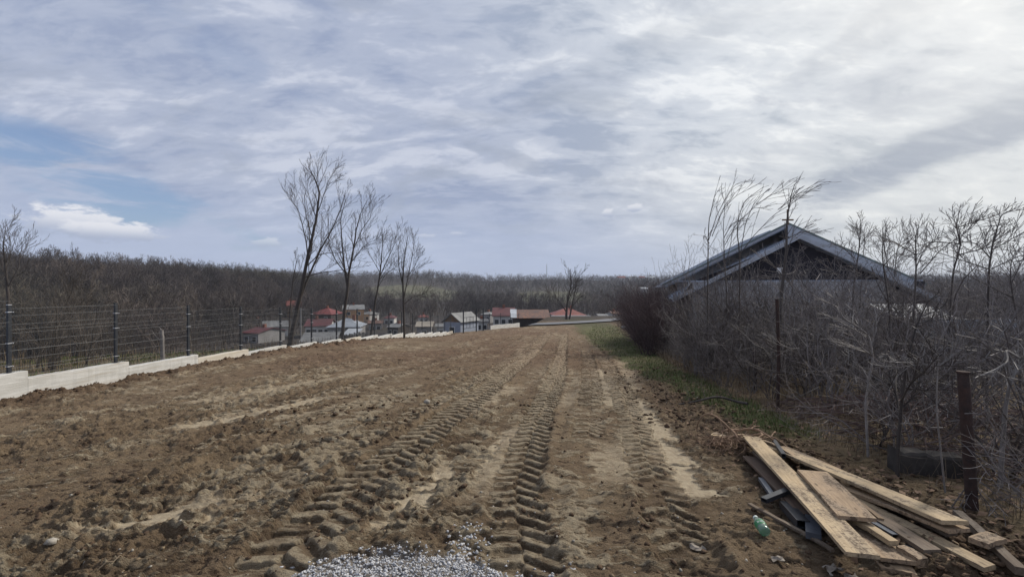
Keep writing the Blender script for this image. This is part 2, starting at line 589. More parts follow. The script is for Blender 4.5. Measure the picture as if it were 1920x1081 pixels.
    grass = np.clip(grass, 0, 1) * (1 - gm)
    red = smooth(0.0, 1.0, 0.5 + 0.8 * fbm(x, y * 0.6, 0.35, 3, 0.5, 141)) * smooth(7, 20, y) + 0.7 * smooth(1.4, 0.2, x - lx) * field
    red = np.clip(red, 0, 1)
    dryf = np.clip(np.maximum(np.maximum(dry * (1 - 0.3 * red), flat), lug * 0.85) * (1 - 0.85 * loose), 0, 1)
    # hollows between bars and clods get shade painted in; loose soil is darker, wet
    damp_shade = np.clip(smooth(0.1, -0.5, l2) * rough * (1 - flat) * 0.8 + tr * (1 - np.clip(lug * 1.3, 0, 1)) * 0.5, 0, 1)
    damp_shade = np.clip(damp_shade + 0.75 * loose * (0.6 + 0.4 * l1), 0, 1)
    if full: return h, dryf, red, grass, gm, field, damp_shade, flat, phase, pmask
    return h, dryf, red, grass, gm, field, damp_shade


# ---------------------------------------------------------------- materials
def new_mat(name):
    m = bpy.data.materials.new(name)
    m.use_nodes = True
    t = NT(m.node_tree)
    out = t.n('ShaderNodeOutputMaterial')
    b = t.n('ShaderNodeBsdfPrincipled')
    t.t.links.new(b.outputs[0], out.inputs[0])
    b.inputs['Specular IOR Level'].default_value = 0.25
    return m, t, b


def add_bump(t, b, height, strength, dist=0.02):
    bp = t.n('ShaderNodeBump')
    bp.inputs['Strength'].default_value = strength
    bp.inputs['Distance'].default_value = dist
    t.put(bp.inputs['Height'], height)
    t.t.links.new(bp.outputs[0], b.inputs['Normal'])


def simple_mat(name, c, c2=None, rough=0.85, scale=6.0, bump=0.3, metal=0.0, rand=0.0, spec=0.25, stretch=(1, 1, 1), bdist=0.01):
    m, t, b = new_mat(name)
    co = t.n('ShaderNodeTexCoord').outputs['Object']
    co = t.mapping(co, scale=stretch)
    nz = t.noise(co, scale, 6, 0.62, 0.2)
    c2 = c2 or tuple(v * 0.7 for v in c)
    col = t.mix(t.ramp(nz, 0.3, 0.7), c, c2)
    if rand:
        oi = t.n('ShaderNodeObjectInfo')
        col = t.mix(1.0, col, t.m('ADD', 1 - rand, t.m('MULTIPLY', oi.outputs['Random'], 2 * rand)), 'MULTIPLY')
    t.put(b.inputs['Base Color'], col)
    b.inputs['Roughness'].default_value = rough
    b.inputs['Metallic'].default_value = metal
    b.inputs['Specular IOR Level'].default_value = spec
    if bump:
        add_bump(t, b, t.noise(co, scale * 4, 5, 0.6), bump, bdist)
    return m


def ground_mat():
    m, t, b = new_mat("soil")
    geo = t.n('ShaderNodeNewGeometry')
    P = geo.outputs['Position']
    A = {}
    for k in ('dry', 'red', 'grass', 'gravel', 'damp_shade', 'far', 'flat', 'print_phase', 'print_mask', 'meadow'):
        nd = t.n('ShaderNodeAttribute')
        nd.attribute_name = k
        A[k] = nd.outputs['Fac']
    n1 = t.noise(P, 1.3, 6, 0.6)
    n2 = t.noise(P, 14, 6, 0.65)
    n3 = t.noise(P, 60, 5, 0.65)
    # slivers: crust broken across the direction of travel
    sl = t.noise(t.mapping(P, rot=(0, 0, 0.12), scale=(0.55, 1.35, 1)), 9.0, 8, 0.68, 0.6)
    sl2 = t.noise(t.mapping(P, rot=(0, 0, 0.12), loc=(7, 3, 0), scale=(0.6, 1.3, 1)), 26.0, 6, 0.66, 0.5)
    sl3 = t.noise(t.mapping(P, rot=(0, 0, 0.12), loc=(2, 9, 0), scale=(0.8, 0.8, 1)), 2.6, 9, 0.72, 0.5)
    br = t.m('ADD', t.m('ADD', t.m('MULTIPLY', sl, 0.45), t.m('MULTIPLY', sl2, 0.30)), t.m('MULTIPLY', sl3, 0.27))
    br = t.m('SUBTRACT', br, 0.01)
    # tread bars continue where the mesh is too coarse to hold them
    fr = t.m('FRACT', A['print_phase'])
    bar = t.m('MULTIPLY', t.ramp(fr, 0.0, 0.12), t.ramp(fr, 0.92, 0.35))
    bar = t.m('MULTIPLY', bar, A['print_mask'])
    base = t.mix(t.ramp(n1, 0.35, 0.65), (0.178, 0.126, 0.080), (0.240, 0.178, 0.114))
    redc = t.mix(t.ramp(n2, 0.4, 0.65), (0.125, 0.075, 0.050), (0.205, 0.132, 0.088))
    base = t.mix(t.m('MULTIPLY', A['red'], 0.75), base, redc)
    base = t.mix(t.m('MULTIPLY', A['damp_shade'], 0.70), base, (0.060, 0.041, 0.028))  # painted shade in the hollows, wet tone on the loose soil
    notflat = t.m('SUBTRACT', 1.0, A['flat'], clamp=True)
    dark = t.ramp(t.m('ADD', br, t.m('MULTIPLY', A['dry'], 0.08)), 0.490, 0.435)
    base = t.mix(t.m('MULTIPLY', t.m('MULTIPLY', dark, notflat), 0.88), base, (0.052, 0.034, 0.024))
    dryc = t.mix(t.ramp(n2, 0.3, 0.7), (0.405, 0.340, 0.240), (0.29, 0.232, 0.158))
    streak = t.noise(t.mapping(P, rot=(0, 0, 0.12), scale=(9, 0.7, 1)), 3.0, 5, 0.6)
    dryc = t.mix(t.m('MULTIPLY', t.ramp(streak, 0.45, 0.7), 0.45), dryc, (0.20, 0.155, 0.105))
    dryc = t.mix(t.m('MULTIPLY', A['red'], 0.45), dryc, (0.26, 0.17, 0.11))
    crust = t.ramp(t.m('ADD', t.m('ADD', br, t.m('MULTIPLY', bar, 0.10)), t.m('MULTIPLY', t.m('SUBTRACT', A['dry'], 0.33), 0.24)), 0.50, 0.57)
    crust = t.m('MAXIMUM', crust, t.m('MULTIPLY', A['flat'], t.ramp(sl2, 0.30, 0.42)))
    crust = t.m('MULTIPLY', crust, t.m('SUBTRACT', 1.0, t.m('MULTIPLY', A['damp_shade'], 0.8)), clamp=True)
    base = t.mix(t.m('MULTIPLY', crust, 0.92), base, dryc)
    base = t.mix(t.m('MULTIPLY', t.ramp(n3, 0.62, 0.75), 0.30), base, (0.24, 0.20, 0.15))
    gr = t.mix(t.ramp(n2, 0.35, 0.65), (0.075, 0.105, 0.032), (0.140, 0.125, 0.066))
    gr = t.mix(t.ramp(n1, 0.4, 0.6), gr, (0.105, 0.092, 0.052))
    gk = t.m('MULTIPLY', A['grass'], t.ramp(t.m('ADD', n3, A['grass']), 0.5, 1.0, 0.5, 1.0))
    base = t.mix(gk, base, gr)
    nf = t.noise(P, 0.02, 6, 0.6)
    nf2 = t.noise(P, 0.12, 5, 0.6)
    farc = t.mix(t.ramp(nf, 0.4, 0.6), (0.052, 0.043, 0.040), (0.062, 0.054, 0.042))
    farc = t.mix(t.ramp(nf2, 0.4, 0.65), farc, (0.040, 0.033, 0.032))
    farc = t.mix(A['meadow'], farc, t.mix(t.ramp(nf2, 0.35, 0.6), (0.125, 0.115, 0.075), (0.085, 0.085, 0.050)))
    base = t.mix(A['far'], base, farc)
    grv = t.mix(t.ramp(n3, 0.35, 0.6), (0.15, 0.15, 0.15), (0.36, 0.36, 0.37))
    base = t.mix(t.m('MULTIPLY', A['gravel'], 0.45), base, grv)
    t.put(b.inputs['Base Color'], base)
    b.inputs['Roughness'].default_value = 0.93
    b.inputs['Specular IOR Level'].default_value = 0.12
    hh = t.m('ADD', t.m('MULTIPLY', t.noise(P, 35, 8, 0.7), 1.0), t.m('MULTIPLY', t.noise(P, 140, 4, 0.6), 0.35))
    hh = t.m('MULTIPLY', hh, t.m('SUBTRACT', 1.05, t.m('MULTIPLY', A['flat'], 0.75)))
    hh = t.m('ADD', hh, t.m('MULTIPLY', t.m('MULTIPLY', crust, notflat), 0.55))
    hh = t.m('ADD', hh, t.m('MULTIPLY', t.m('MULTIPLY', br, notflat), 1.2))
    hh = t.m('ADD', hh, t.m('MULTIPLY', bar, 0.9))
    add_bump(t, b, hh, 1.0, 0.035)
    return m


M_SOIL = ground_mat()
M_CLOD = simple_mat("clod_soil", (0.115, 0.078, 0.051), (0.058, 0.038, 0.026), 0.95, 9, 0.8, spec=0.1, bdist=0.02)
M_DRYCLOD = simple_mat("dry_clod", (0.26, 0.20, 0.13), (0.16, 0.115, 0.07), 0.95, 12, 0.7, spec=0.1)
M_STONE = simple_mat("pale_stone", (0.36, 0.33, 0.28), (0.22, 0.20, 0.17), 0.9, 14, 0.5)
M_GRAVEL = simple_mat("grey_gravel", (0.60, 0.60, 0.61), (0.20, 0.20, 0.21), 0.9, 60, 0.4)
M_CONC = None
M_POST = simple_mat("charcoal_paint", (0.017, 0.020, 0.026), (0.024, 0.027, 0.033), 0.5, 8, 0.05, spec=0.4)
M_CLAMP = simple_mat("bright_clamp", (0.72, 0.73, 0.75), (0.6, 0.6, 0.62), 0.35, 8, 0.0, metal=0.4, spec=0.5)
M_WIRE = simple_mat("dark_wire", (0.030, 0.034, 0.040), (0.022, 0.025, 0.03), 0.5, 8, 0.0, spec=0.4)
M_BARK = simple_mat("bark", (0.098, 0.084, 0.076), (0.050, 0.042, 0.040), 0.9, 9, 0.7, rand=0.12, stretch=(1, 1, .25))
M_TREEBARK = simple_mat("tree_bark", (0.075, 0.063, 0.057), (0.040, 0.034, 0.031), 0.9, 7, 0.7, stretch=(1, 1, .25))
M_TWIG = simple_mat("twig", (0.205, 0.180, 0.168), (0.100, 0.086, 0.082), 0.75, 5, 0.0, rand=0.22, spec=0.3)
M_BROWNTWIG = simple_mat("brown_twig", (0.118, 0.098, 0.088), (0.060, 0.048, 0.045), 0.8, 4, 0.0, rand=0.3)
M_TWIGRED = simple_mat("reddish_twig", (0.098, 0.066, 0.066), (0.055, 0.038, 0.040), 0.85, 3, 0.0, rand=0.2)
M_PALETWIG = simple_mat("pale_twig", (0.25, 0.23, 0.215), (0.13, 0.115, 0.108), 0.7, 4, 0.0, rand=0.2, spec=0.3)
def woods_mat():
    m, t, b = new_mat("bare_wood_far")
    P_ = t.n('ShaderNodeNewGeometry').outputs['Position']
    oi = t.n('ShaderNodeObjectInfo')
    n = t.noise(P_, 0.035, 4, 0.6)
    n2 = t.noise(P_, 0.011, 3, 0.5)
    c = t.mix(t.ramp(n, 0.35, 0.65), (0.105, 0.083, 0.072), (0.052, 0.044, 0.043))
    c = t.mix(t.m('MULTIPLY', t.ramp(n2, 0.45, 0.65), 0.6), c, (0.088, 0.080, 0.054))
    c = t.mix(1.0, c, t.m('ADD', 0.55, t.m('MULTIPLY', oi.outputs['Random'], 0.9)), 'MULTIPLY')
    t.put(b.inputs['Base Color'], c)
    b.inputs['Roughness'].default_value = 0.9
    return m


M_WOODS = woods_mat()
M_SCRUB = simple_mat("scrub", (0.125, 0.105, 0.088), (0.070, 0.058, 0.050), 0.9, 0.8, 0.0, rand=0.3)
M_GRASS = simple_mat("grass_blade", (0.075, 0.118, 0.030), (0.15, 0.14, 0.065), 0.8, 2.0, 0.0)
M_STRAW = simple_mat("dry_stalk", (0.20, 0.155, 0.105), (0.11, 0.08, 0.055), 0.85, 2.0, 0.0)
M_LEAF = simple_mat("dead_leaf", (0.21, 0.135, 0.085), (0.10, 0.062, 0.042), 0.85, 9.0, 0.0)


def concrete_mat():
    m, t, b = new_mat("cast_concrete")
    co = t.n('ShaderNodeNewGeometry').outputs['Position']
    oi = t.n('ShaderNodeObjectInfo')
    n1 = t.noise(t.mapping(co, scale=(1, .35, 3.0)), 2.5, 6, 0.6)
    n2 = t.noise(co, 22, 6, 0.65)
    n3 = t.noise(t.mapping(co, scale=(1, .15, 6)), 4.0, 4, 0.6)
    col = t.mix(t.ramp(n1, 0.35, 0.65), (0.44, 0.427, 0.397), (0.56, 0.55, 0.525))
    col = t.mix(t.m('MULTIPLY', t.ramp(n3, 0.50, 0.70), 0.65), col, (0.36, 0.315, 0.25))
    n4 = t.noise(co, 1.7, 7, 0.7, 0.8)
    col = t.mix(t.m('MULTIPLY', t.ramp(n4, 0.52, 0.66), 0.5), col, (0.38, 0.365, 0.335))
    col = t.mix(t.m('MULTIPLY', t.ramp(n2, 0.6, 0.75), 0.4), col, (0.32, 0.31, 0.29))
    old = t.m('MULTIPLY', t.ramp(oi.outputs['Random'], 0.84, 0.95), 0.35)
    col = t.mix(old, col, (0.50, 0.39, 0.24))
    t.put(b.inputs['Base Color'], col)
    b.inputs['Roughness'].default_value = 0.88
    add_bump(t, b, t.m('ADD', n2, t.m('MULTIPLY', n3, 1.4)), 0.35, 0.012)
    return m


M_CONC = concrete_mat()


def wood_mat(name, light, dark, dirt=0.4, wear=0.3):
    m, t, b = new_mat(name)
    tc = t.n('ShaderNodeTexCoord').outputs['Object']
    oi = t.n('ShaderNodeObjectInfo')
    off = t.n('ShaderNodeCombineXYZ')
    t.put(off.inputs[0], t.m('MULTIPLY', oi.outputs['Random'], 50.0))
    t.put(off.inputs[1], t.m('MULTIPLY', oi.outputs['Random'], 31.0))
    co = t.v('ADD', tc, off.outputs[0])
    grain = t.noise(t.mapping(co, scale=(1.1, 22, 22)), 3.0, 6, 0.6, 0.9)
    broad = t.noise(t.mapping(co, scale=(1, 3, 3)), 2.2, 5, 0.6, 0.3)
    speck = t.noise(co, 24, 8, 0.75, 1.2)
    knot = t.n('ShaderNodeTexVoronoi')
    t.put(knot.inputs['Vector'], t.mapping(co, scale=(1.4, 4.5, 1.0)))
    knot.inputs['Scale'].default_value = 2.0
    kd = t.ramp(knot.outputs['Distance'], 0.13, 0.05)
    col = t.mix(t.ramp(grain, 0.35, 0.65), light, tuple(a * 0.35 + b_ * 0.65 for a, b_ in zip(light, dark)))
    col = t.mix(t.m('MULTIPLY', t.ramp(broad, 0.4, 0.7), wear), col, (0.24, 0.21, 0.175))
    col = t.mix(t.m('MULTIPLY', kd, 0.75), col, tuple(v * 0.4 for v in dark))
    col = t.mix(t.m('MULTIPLY', t.ramp(t.m('ADD', speck, t.m('MULTIPLY', broad, 0.75)), 0.86, 1.08), dirt * 2.0, clamp=True), col, (0.095, 0.066, 0.043))
    col = t.mix(1.0, col, t.m('ADD', 0.86, t.m('MULTIPLY', oi.outputs['Random'], 0.28)), 'MULTIPLY')
    t.put(b.inputs['Base Color'], col)
    b.inputs['Roughness'].default_value = 0.8
    add_bump(t, b, t.m('ADD', grain, t.m('MULTIPLY', speck, 0.8)), 0.5, 0.004)
    return m


M_PINE = wood_mat("pine_board", (0.45, 0.345, 0.215), (0.27, 0.19, 0.11), 0.55, 0.4)
M_PINEDIRTY = wood_mat("muddy_pine_board", (0.36, 0.26, 0.165), (0.20, 0.135, 0.085), 0.75, 0.4)
M_OLDWOOD = wood_mat("weathered_board", (0.19, 0.145, 0.105), (0.10, 0.07, 0.05), 0.4, 0.5)
M_DARKWOOD = wood_mat("brown_board", (0.135, 0.092, 0.068), (0.07, 0.046, 0.034), 0.3, 0.15)

# ---------------------------------------------------------------- ground
def build_ground():
    rows = [-2.6, -1.0, 0.0, 0.8, 1.4, 1.8, 2.0]
    y = 2.0
    while y < 3500:
        y += min(y * y / 1750.0, 0.0105 * y if y < 62 else 0.03 * y)
        rows.append(y)
    rows = np.array(rows)
    nc = 900
    s = np.linspace(-1.38, 1.32, nc)
    # off-frame columns are coarser
    s = np.sign(s) * (np.abs(s) ** 1.0)
    Yg, Sg = np.meshgrid(rows, s, indexing='ij')
    Xg = (Yg + 3.0) * Sg * np.interp(Yg, [0, 3, 12, 60], [1.0, 0.85, 1.0, 1.0])
    x, yv = Xg.ravel(), Yg.ravel()
    base = land(x, yv)
    near = yv < 92
    h = np.zeros_like(x)
    A = {k: np.zeros_like(x) for k in ('dry', 'red', 'grass', 'gravel', 'damp_shade', 'far', 'flat', 'print_phase', 'print_mask', 'meadow')}
    hn, dry, red, grass, gm, field, damp_shade, flat, phase, pmask = detail(x[near], yv[near], True)
    h[near] = hn
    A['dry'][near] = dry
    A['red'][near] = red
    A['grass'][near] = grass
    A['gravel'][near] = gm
    A['damp_shade'][near] = damp_shade * field
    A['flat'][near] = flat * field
    A['print_phase'][near] = phase
    A['print_mask'][near] = pmask * smooth(3.5, 8, yv[near])
    A['grass'][~near] = 0.8
    A['far'] = np.maximum(smooth(50, 85, yv + 0.2 * np.abs(x)), smooth(4, 14, fence_x(yv) - x) * smooth(20, 40, yv) * 0.6)
    A['meadow'] = clearing(x, yv)
    n_r, n_c = Yg.shape
    idx = np.arange(n_r * n_c).reshape(n_r, n_c)
    faces = np.stack([idx[:-1, :-1].ravel(), idx[:-1, 1:].ravel(), idx[1:, 1:].ravel(), idx[1:, :-1].ravel()], 1)
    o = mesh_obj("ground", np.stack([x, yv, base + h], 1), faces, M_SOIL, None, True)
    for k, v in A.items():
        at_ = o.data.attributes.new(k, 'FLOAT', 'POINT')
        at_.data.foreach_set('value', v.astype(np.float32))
    tag(o, kind='structure')
    print("ground tris", len(faces) * 2)


build_ground()


def gz(x, y):
    """ground height with the fine relief"""
    x = np.atleast_1d(np.asarray(x, float))
    y = np.atleast_1d(np.asarray(y, float))
    return land(x, y) + np.where(y < 92, detail(x, y)[0], 0)


def g1(x, y):
    return float(gz(x, y)[0])


# ---------------------------------------------------------------- loose soil, gravel, grass (nobody could count them)
ICO_V = []
_t = (1 + 5 ** .5) / 2
for a_, b_ in ((-1, _t), (1, _t), (-1, -_t), (1, -_t)):
    ICO_V.append((a_, b_, 0))
for a_, b_ in ((-1, _t), (1, _t), (-1, -_t), (1, -_t)):
    ICO_V.append((0, a_, b_))
for a_, b_ in ((_t, -1), (_t, 1), (-_t, -1), (-_t, 1)):
    ICO_V.append((a_, 0, b_))
ICO_V = np.array(ICO_V, float) / math.sqrt(1 + _t * _t)
ICO_F = np.array([(0, 11, 5), (0, 5, 1), (0, 1, 7), (0, 7, 10), (0, 10, 11), (1, 5, 9), (5, 11, 4), (11, 10, 2), (10, 7, 6), (7, 1, 8),
                  (3, 9, 4), (3, 4, 2), (3, 2, 6), (3, 6, 8), (3, 8, 9), (4, 9, 5), (2, 4, 11), (6, 2, 10), (8, 6, 7), (9, 8, 1)])
NPR = np.random.RandomState(11)


def lumps(name, x, y, size, mat, flat=0.65, sink=0.3, jag=0.35, sm=False):
    n = len(x)
    if n == 0: return None
    z = gz(x, y)
    v = ICO_V[None] * (1 + jag * (NPR.rand(n, 12, 1) - 0.5) * 2)
    a = NPR.rand(n) * 6.283
    c, s = np.cos(a)[:, None], np.sin(a)[:, None]
    st = 0.7 + 0.6 * NPR.rand(n, 1)
    vx, vy, vz = v[..., 0] * st, v[..., 1], v[..., 2] * (flat * (0.7 + 0.6 * NPR.rand(n, 1)))
    tilt = (NPR.rand(n, 1) - 0.5) * 0.9
    vz, vy = vz * np.cos(tilt) - vy * np.sin(tilt), vz * np.sin(tilt) + vy * np.cos(tilt)
    X = (vx * c - vy * s) * size[:, None] + x[:, None]
    Y = (vx * s + vy * c) * size[:, None] + y[:, None]
    Z = vz * size[:, None] + (z + size * flat * (1 - 2 * sink) * 0.6)[:, None]
    V = np.stack([X, Y, Z], -1).reshape(-1, 3)
    Fc = (ICO_F[None] + (np.arange(n) * 12)[:, None, None]).reshape(-1, 3)
    return mesh_obj(name, V, Fc, mat, None, sm)


def scatter(n, ylo, yhi, power=1.6, xr=1.25):
    """more points near the viewer"""
    u = NPR.rand(n)
    y = (ylo ** (1 - power) + u * (yhi ** (1 - power) - ylo ** (1 - power))) ** (1 / (1 - power))
    x = (NPR.rand(n) * 2 - 1) * xr * (y + 1.0)
    return x, y


def build_loose():
    x, y = scatter(90000, 1.9, 42, 1.6)
    _, dry, red, grass, gm, field, damp_shade = detail(x, y)
    lx, hx = fence_x(y), hedge_x(y)
    loose = np.maximum(smooth(1.3, 0.2, x - lx), smooth(-1.9, -0.9, x - hx) * smooth(26, 12, y))
    clump = smooth(0.0, 0.6, fbm(x, y * 0.5, 1.5, 3, 0.6, 201))
    strip = smooth(0.25, 0.0, np.abs(fbm(x - 0.13 * y, y * 0.12, 1.2, 2, 0.5, 203)))
    p = field * (1 - gm) * (1 - 0.93 * np.clip(dry, 0, 1)) * (0.05 + 0.6 * clump * strip + 0.6 * loose)
    keep = NPR.rand(len(x)) < p
    x, y = x[keep], y[keep]
    sz = (0.006 + 0.020 * NPR.rand(len(x)) ** 3) * (1 + 0.3 * loose[keep]) * (1 + y * 0.04)
    print('clods', len(x))
    tag(lumps("soil_clods", x, y, sz, M_CLOD, 0.6, 0.35, 0.45), "dark brown crumbs and clods of loose soil strewn over the churned field", "soil", kind='stuff')
    # big clods: heaped at the wall foot and in short rows
    n = 900
    y = 8 + NPR.rand(n) ** 1.6 * 42
    x = fence_x(y) + 0.12 + np.abs(NPR.randn(n)) * 0.35
    x2 = []
    y2 = []
    for (a, b, k, w) in (((-3.6, 6.3), (-1.7, 9.2), 130, .16), ((-4.0, 7.8), (-2.9, 9.6), 70, .14), ((-2.1, 6.6), (-1.3, 8.6), 70, .14),
                         ((2.35, 6.5), (3.4, 9.5), 170, .3), ((2.6, 9.0), (3.6, 13.0), 120, .3), ((-0.55, 3.45), (-0.42, 3.5), 14, .06), ((2.7, 7.0), (3.9, 7.9), 130, .25),
                         ((-2.9, 5.4), (-2.2, 6.0), 40, .1), ((-0.5, 4.1), (-0.35, 4.9), 18, .05), ((-6.2, 6.2), (-5.9, 6.4), 12, .08),
                         ((2.6, 5.2), (3.0, 6.6), 160, .3), ((3.9, 3.9), (4.2, 5.0), 60, .15)):
        u = NPR.rand(k)
        x2.append(a[0] + (b[0] - a[0]) * u + NPR.randn(k) * w)
        y2.append(a[1] + (b[1] - a[1]) * u + NPR.randn(k) * w)
    x = np.concatenate([x] + x2)
    y = np.concatenate([y] + y2)
    sz = (0.012 + 0.045 * NPR.rand(len(x)) ** 3) * np.interp(y, [2, 6, 12, 40], [0.55, 0.75, 1.1, 1.6])
    tag(lumps("large_clods", x, y, sz, M_CLOD, 0.7, 0.3, 0.5), "larger dark clods heaped along the wall foot and beside the wheel tracks", "soil", kind='stuff')
    # dry flakes
    x, y = scatter(9000, 2.0, 22, 1.7)
    _, dry, red, grass, gm, field, damp_shade = detail(x, y)
    keep = NPR.rand(len(x)) < field * (1 - gm) * 0.3 * (0.2 + damp_shade)
    x, y = x[keep], y[keep]
    sz = 0.005 + 0.016 * NPR.rand(len(x)) ** 2
    tag(lumps("dry_crumbs", x, y, sz, M_DRYCLOD, 0.5, 0.3, 0.4), "pale dried crumbs of clay lying on the field", "soil", kind='stuff')
    # pebbles
    x, y = scatter(3800, 1.9, 24, 1.6)
    _, dry, red, grass, gm, field, damp_shade = detail(x, y)
    keep = NPR.rand(len(x)) < field * (1 - gm) * 0.35
    x, y = x[keep], y[keep]
    sz = 0.004 + 0.010 * NPR.rand(len(x)) ** 4 + y * 0.0004
    tag(lumps("pebbles", x, y, sz, M_STONE, 0.7, 0.3, 0.3, True), "small pale pebbles scattered over the soil", "pebbles", kind='stuff')
    # gravel heap at the viewer's feet
    n = 40000
    x = -2.4 + 3.3 * NPR.rand(n)
    y = 1.9 + 1.4 * NPR.rand(n)
    keep = gravel_mask(x, y) > NPR.rand(n) * 0.95
    x, y = x[keep], y[keep]
    sz = 0.003 + 0.0075 * NPR.rand(len(x)) ** 2.5
    # stray stones carried into the soil
    k = 130
    xs = np.concatenate([-0.33 + NPR.randn(k) * 0.07, -1.5 + NPR.rand(k) * 1.9])
    ys = np.concatenate([3.28 + NPR.randn(k) * 0.13, 2.6 + NPR.rand(k) * 0.45])
    x, y, sz = np.concatenate([x, xs]), np.concatenate([y, ys]), np.concatenate([sz, 0.006 + 0.007 * NPR.rand(2 * k)])
    tag(lumps("gravel", x, y, sz, M_GRAVEL, 0.7, 0.2, 0.55), "light grey crushed gravel spread at the bottom edge of the field", "gravel", kind='stuff')


build_loose()


def blades(name, x, y, hgt, wid, mat, lean=0.5, z=None):
    n = len(x)
    if z is None: z = gz(x, y)
    a = NPR.rand(n) * 6.283
    dx, dy = np.cos(a), np.sin(a)
    px, py = -dy, dx
    L = hgt * lean * (0.3 + NPR.rand(n))
    w = wid / 2
    V = np.zeros((n, 5, 3))
    for j, (k, ww, zz) in enumerate(((0, 1, 0), (0, -1, 0), (0.35, -0.8, .6), (0.35, 0.8, .6), (1, 0, 1.0))):
        V[:, j, 0] = x + dx * L * k + px * w * ww
        V[:, j, 1] = y + dy * L * k + py * w * ww
        V[:, j, 2] = z + hgt * zz - 0.01 * (zz == 0)
    b = (np.arange(n) * 5)[:, None]
    Fq = np.concatenate([b + np.array([[0, 1, 2]]), b + np.array([[0, 2, 3]]), b + np.array([[3, 2, 4]])])
    return mesh_obj(name, V.reshape(-1, 3), Fq, mat)


def build_grass():
    x, y = scatter(150000, 5.0, 60, 1.5, 1.2)
    m = (x > hedge_x(y) - 3.5) & (x < hedge_x(y) + 4)
    x, y = x[m], y[m]
    _, dry, red, grass, gm, field, damp_shade = detail(x, y)
    keep = NPR.rand(len(x)) < smooth(0.45, 0.9, grass)
    x, y = x[keep], y[keep]
    print('grass', len(x))
    h = (0.035 + 0.06 * NPR.rand(len(x))) * (1 + y * 0.012)
    tag(blades("grass_strip", x, y, h, 0.006 + y * 0.0006, M_GRASS, 0.7), "short green grass in a strip along the thicket", "grass", kind='stuff')
    # behind the wire fence
    n = 26000
    y = 7 + NPR.rand(n) ** 1.3 * 38
    x = fence_x(y) - 0.3 - NPR.rand(n) ** 1.2 * 9
    keep = fbm(x, y, 0.5, 3, 0.5, 221) > -0.15
    x, y = x[keep], y[keep]
    tag(blades("grass_verge", x, y, 0.05 + 0.10 * NPR.rand(len(x)), 0.012 + y * 0.0006, M_GRASS, 0.6), "rough green grass behind the wire fence", "grass", kind='stuff')
    # dead stalks under the thicket and brush
    n = 17000
    y = 3.2 + NPR.rand(n) ** 0.9 * 34
    x = hedge_x(y) - 0.15 + np.abs(NPR.randn(n)) * 1.6
    tag(blades("dry_stalks", x, y, 0.06 + 0.38 * NPR.rand(len(x)) ** 3, 0.003 + y * 0.0005, M_STRAW, 0.9), "dry straw-coloured stalks and dead grass under the thicket", "dead grass", kind='stuff')
    n = 16000
    y = 8 + NPR.rand(n) ** 1.2 * 50
    x = fence_x(y) - 2.0 - NPR.rand(n) ** 0.8 * 26
    tag(blades("dead_scrub_stalks", x, y, 0.15 + 0.6 * NPR.rand(len(x)) ** 2, 0.006 + y * 0.0007, M_STRAW, 0.35), "dry stalks among the brush behind the fence", "dead grass", kind='stuff')
    # leaves and litter on the ground near the thicket
    n = 2600
    y = 2.3 + NPR.rand(n) ** 1.4 * 12
    x = hedge_x(y) - 1.8 + NPR.rand(n) * 3.6
    z = gz(x, y)
    V = np.zeros((n, 4, 3))
    a = NPR.rand(n) * 6.28
    sz = 0.015 + 0.03 * NPR.rand(n)
    for j, (u, w) in enumerate(((-1, 0), (0, -.55), (1, 0), (0, .55))):
        V[:, j, 0] = x + (u * np.cos(a) - w * np.sin(a)) * sz
        V[:, j, 1] = y + (u * np.sin(a) + w * np.cos(a)) * sz
        V[:, j, 2] = z + 0.006 + sz * NPR.rand(n) * 0.8
    Fq = (np.arange(n) * 4)[:, None] + np.array([[0, 1, 2, 3]])
    tag(mesh_obj("dead_leaves", V.reshape(-1, 3), Fq, M_LEAF), "brown dead leaves scattered below the thicket", "leaves", kind='stuff')


build_grass()

# ---------------------------------------------------------------- bare trees and shrubs
def bend(d, ang, rnd):
    """turn a direction by about ang in a random sense"""
    ax = Vector((rnd.gauss(0, 1), rnd.gauss(0, 1), rnd.gauss(0, 1)))
    ax = d.cross(ax)
    if ax.length < 1e-4: return d
    ax.normalize()
    return (Matrix.Rotation(ang, 3, ax) @ d).normalized()


def grow(g, p, d, L, r, depth, P, rnd):
    """one branch with its side branches; P holds the habit"""
    n = max(2, int(L / P['step'] + 0.5)) if depth > 0 else 3
    n = min(n, 9)
    pts, rad = [p.copy()], [r]
    q, dd = p.copy(), d.copy()
    for i in range(n):
        w = P['wob'] * (1.0 if depth > 0 else 0.7)
        dd = (dd + Vector((rnd.gauss(0, w), rnd.gauss(0, w), rnd.gauss(0, w))) + Vector(P['trop']) * P.get('trop_k', 0.1)).normalized()
        q = q + dd * (L / n)
        pts.append(q.copy())
        rad.append(max(r * (1 - (i + 1) / n * (1 - P['taper'])), P['rmin']))
    k = 3 if r < P.get('thick', 0.02) else 5
    g.tube(pts, rad, k, cap=False)
    if depth <= 0: return
    m = int(P['kids'][min(depth, len(P['kids']) - 1)] * (0.75 + 0.5 * rnd.random()))
    for j in range(m):
        t = P['start'] + (1 - P['start']) * (j + rnd.random()) / max(m, 1)
        f = t * n
        i = min(int(f), n - 1)
        pp = pts[i].lerp(pts[i + 1], f - i)
        axis = (pts[i + 1] - pts[i]).normalized()
        nd = bend(axis, P['ang'] * (0.6 + 0.7 * rnd.random()), rnd)
        ll = L * P['ratio'] * (1.15 - 0.55 * t) * (0.7 + 0.6 * rnd.random())
        grow(g, pp, nd, ll, max(rad[i] * P['rr'], P['rmin']), depth - 1, P, rnd)


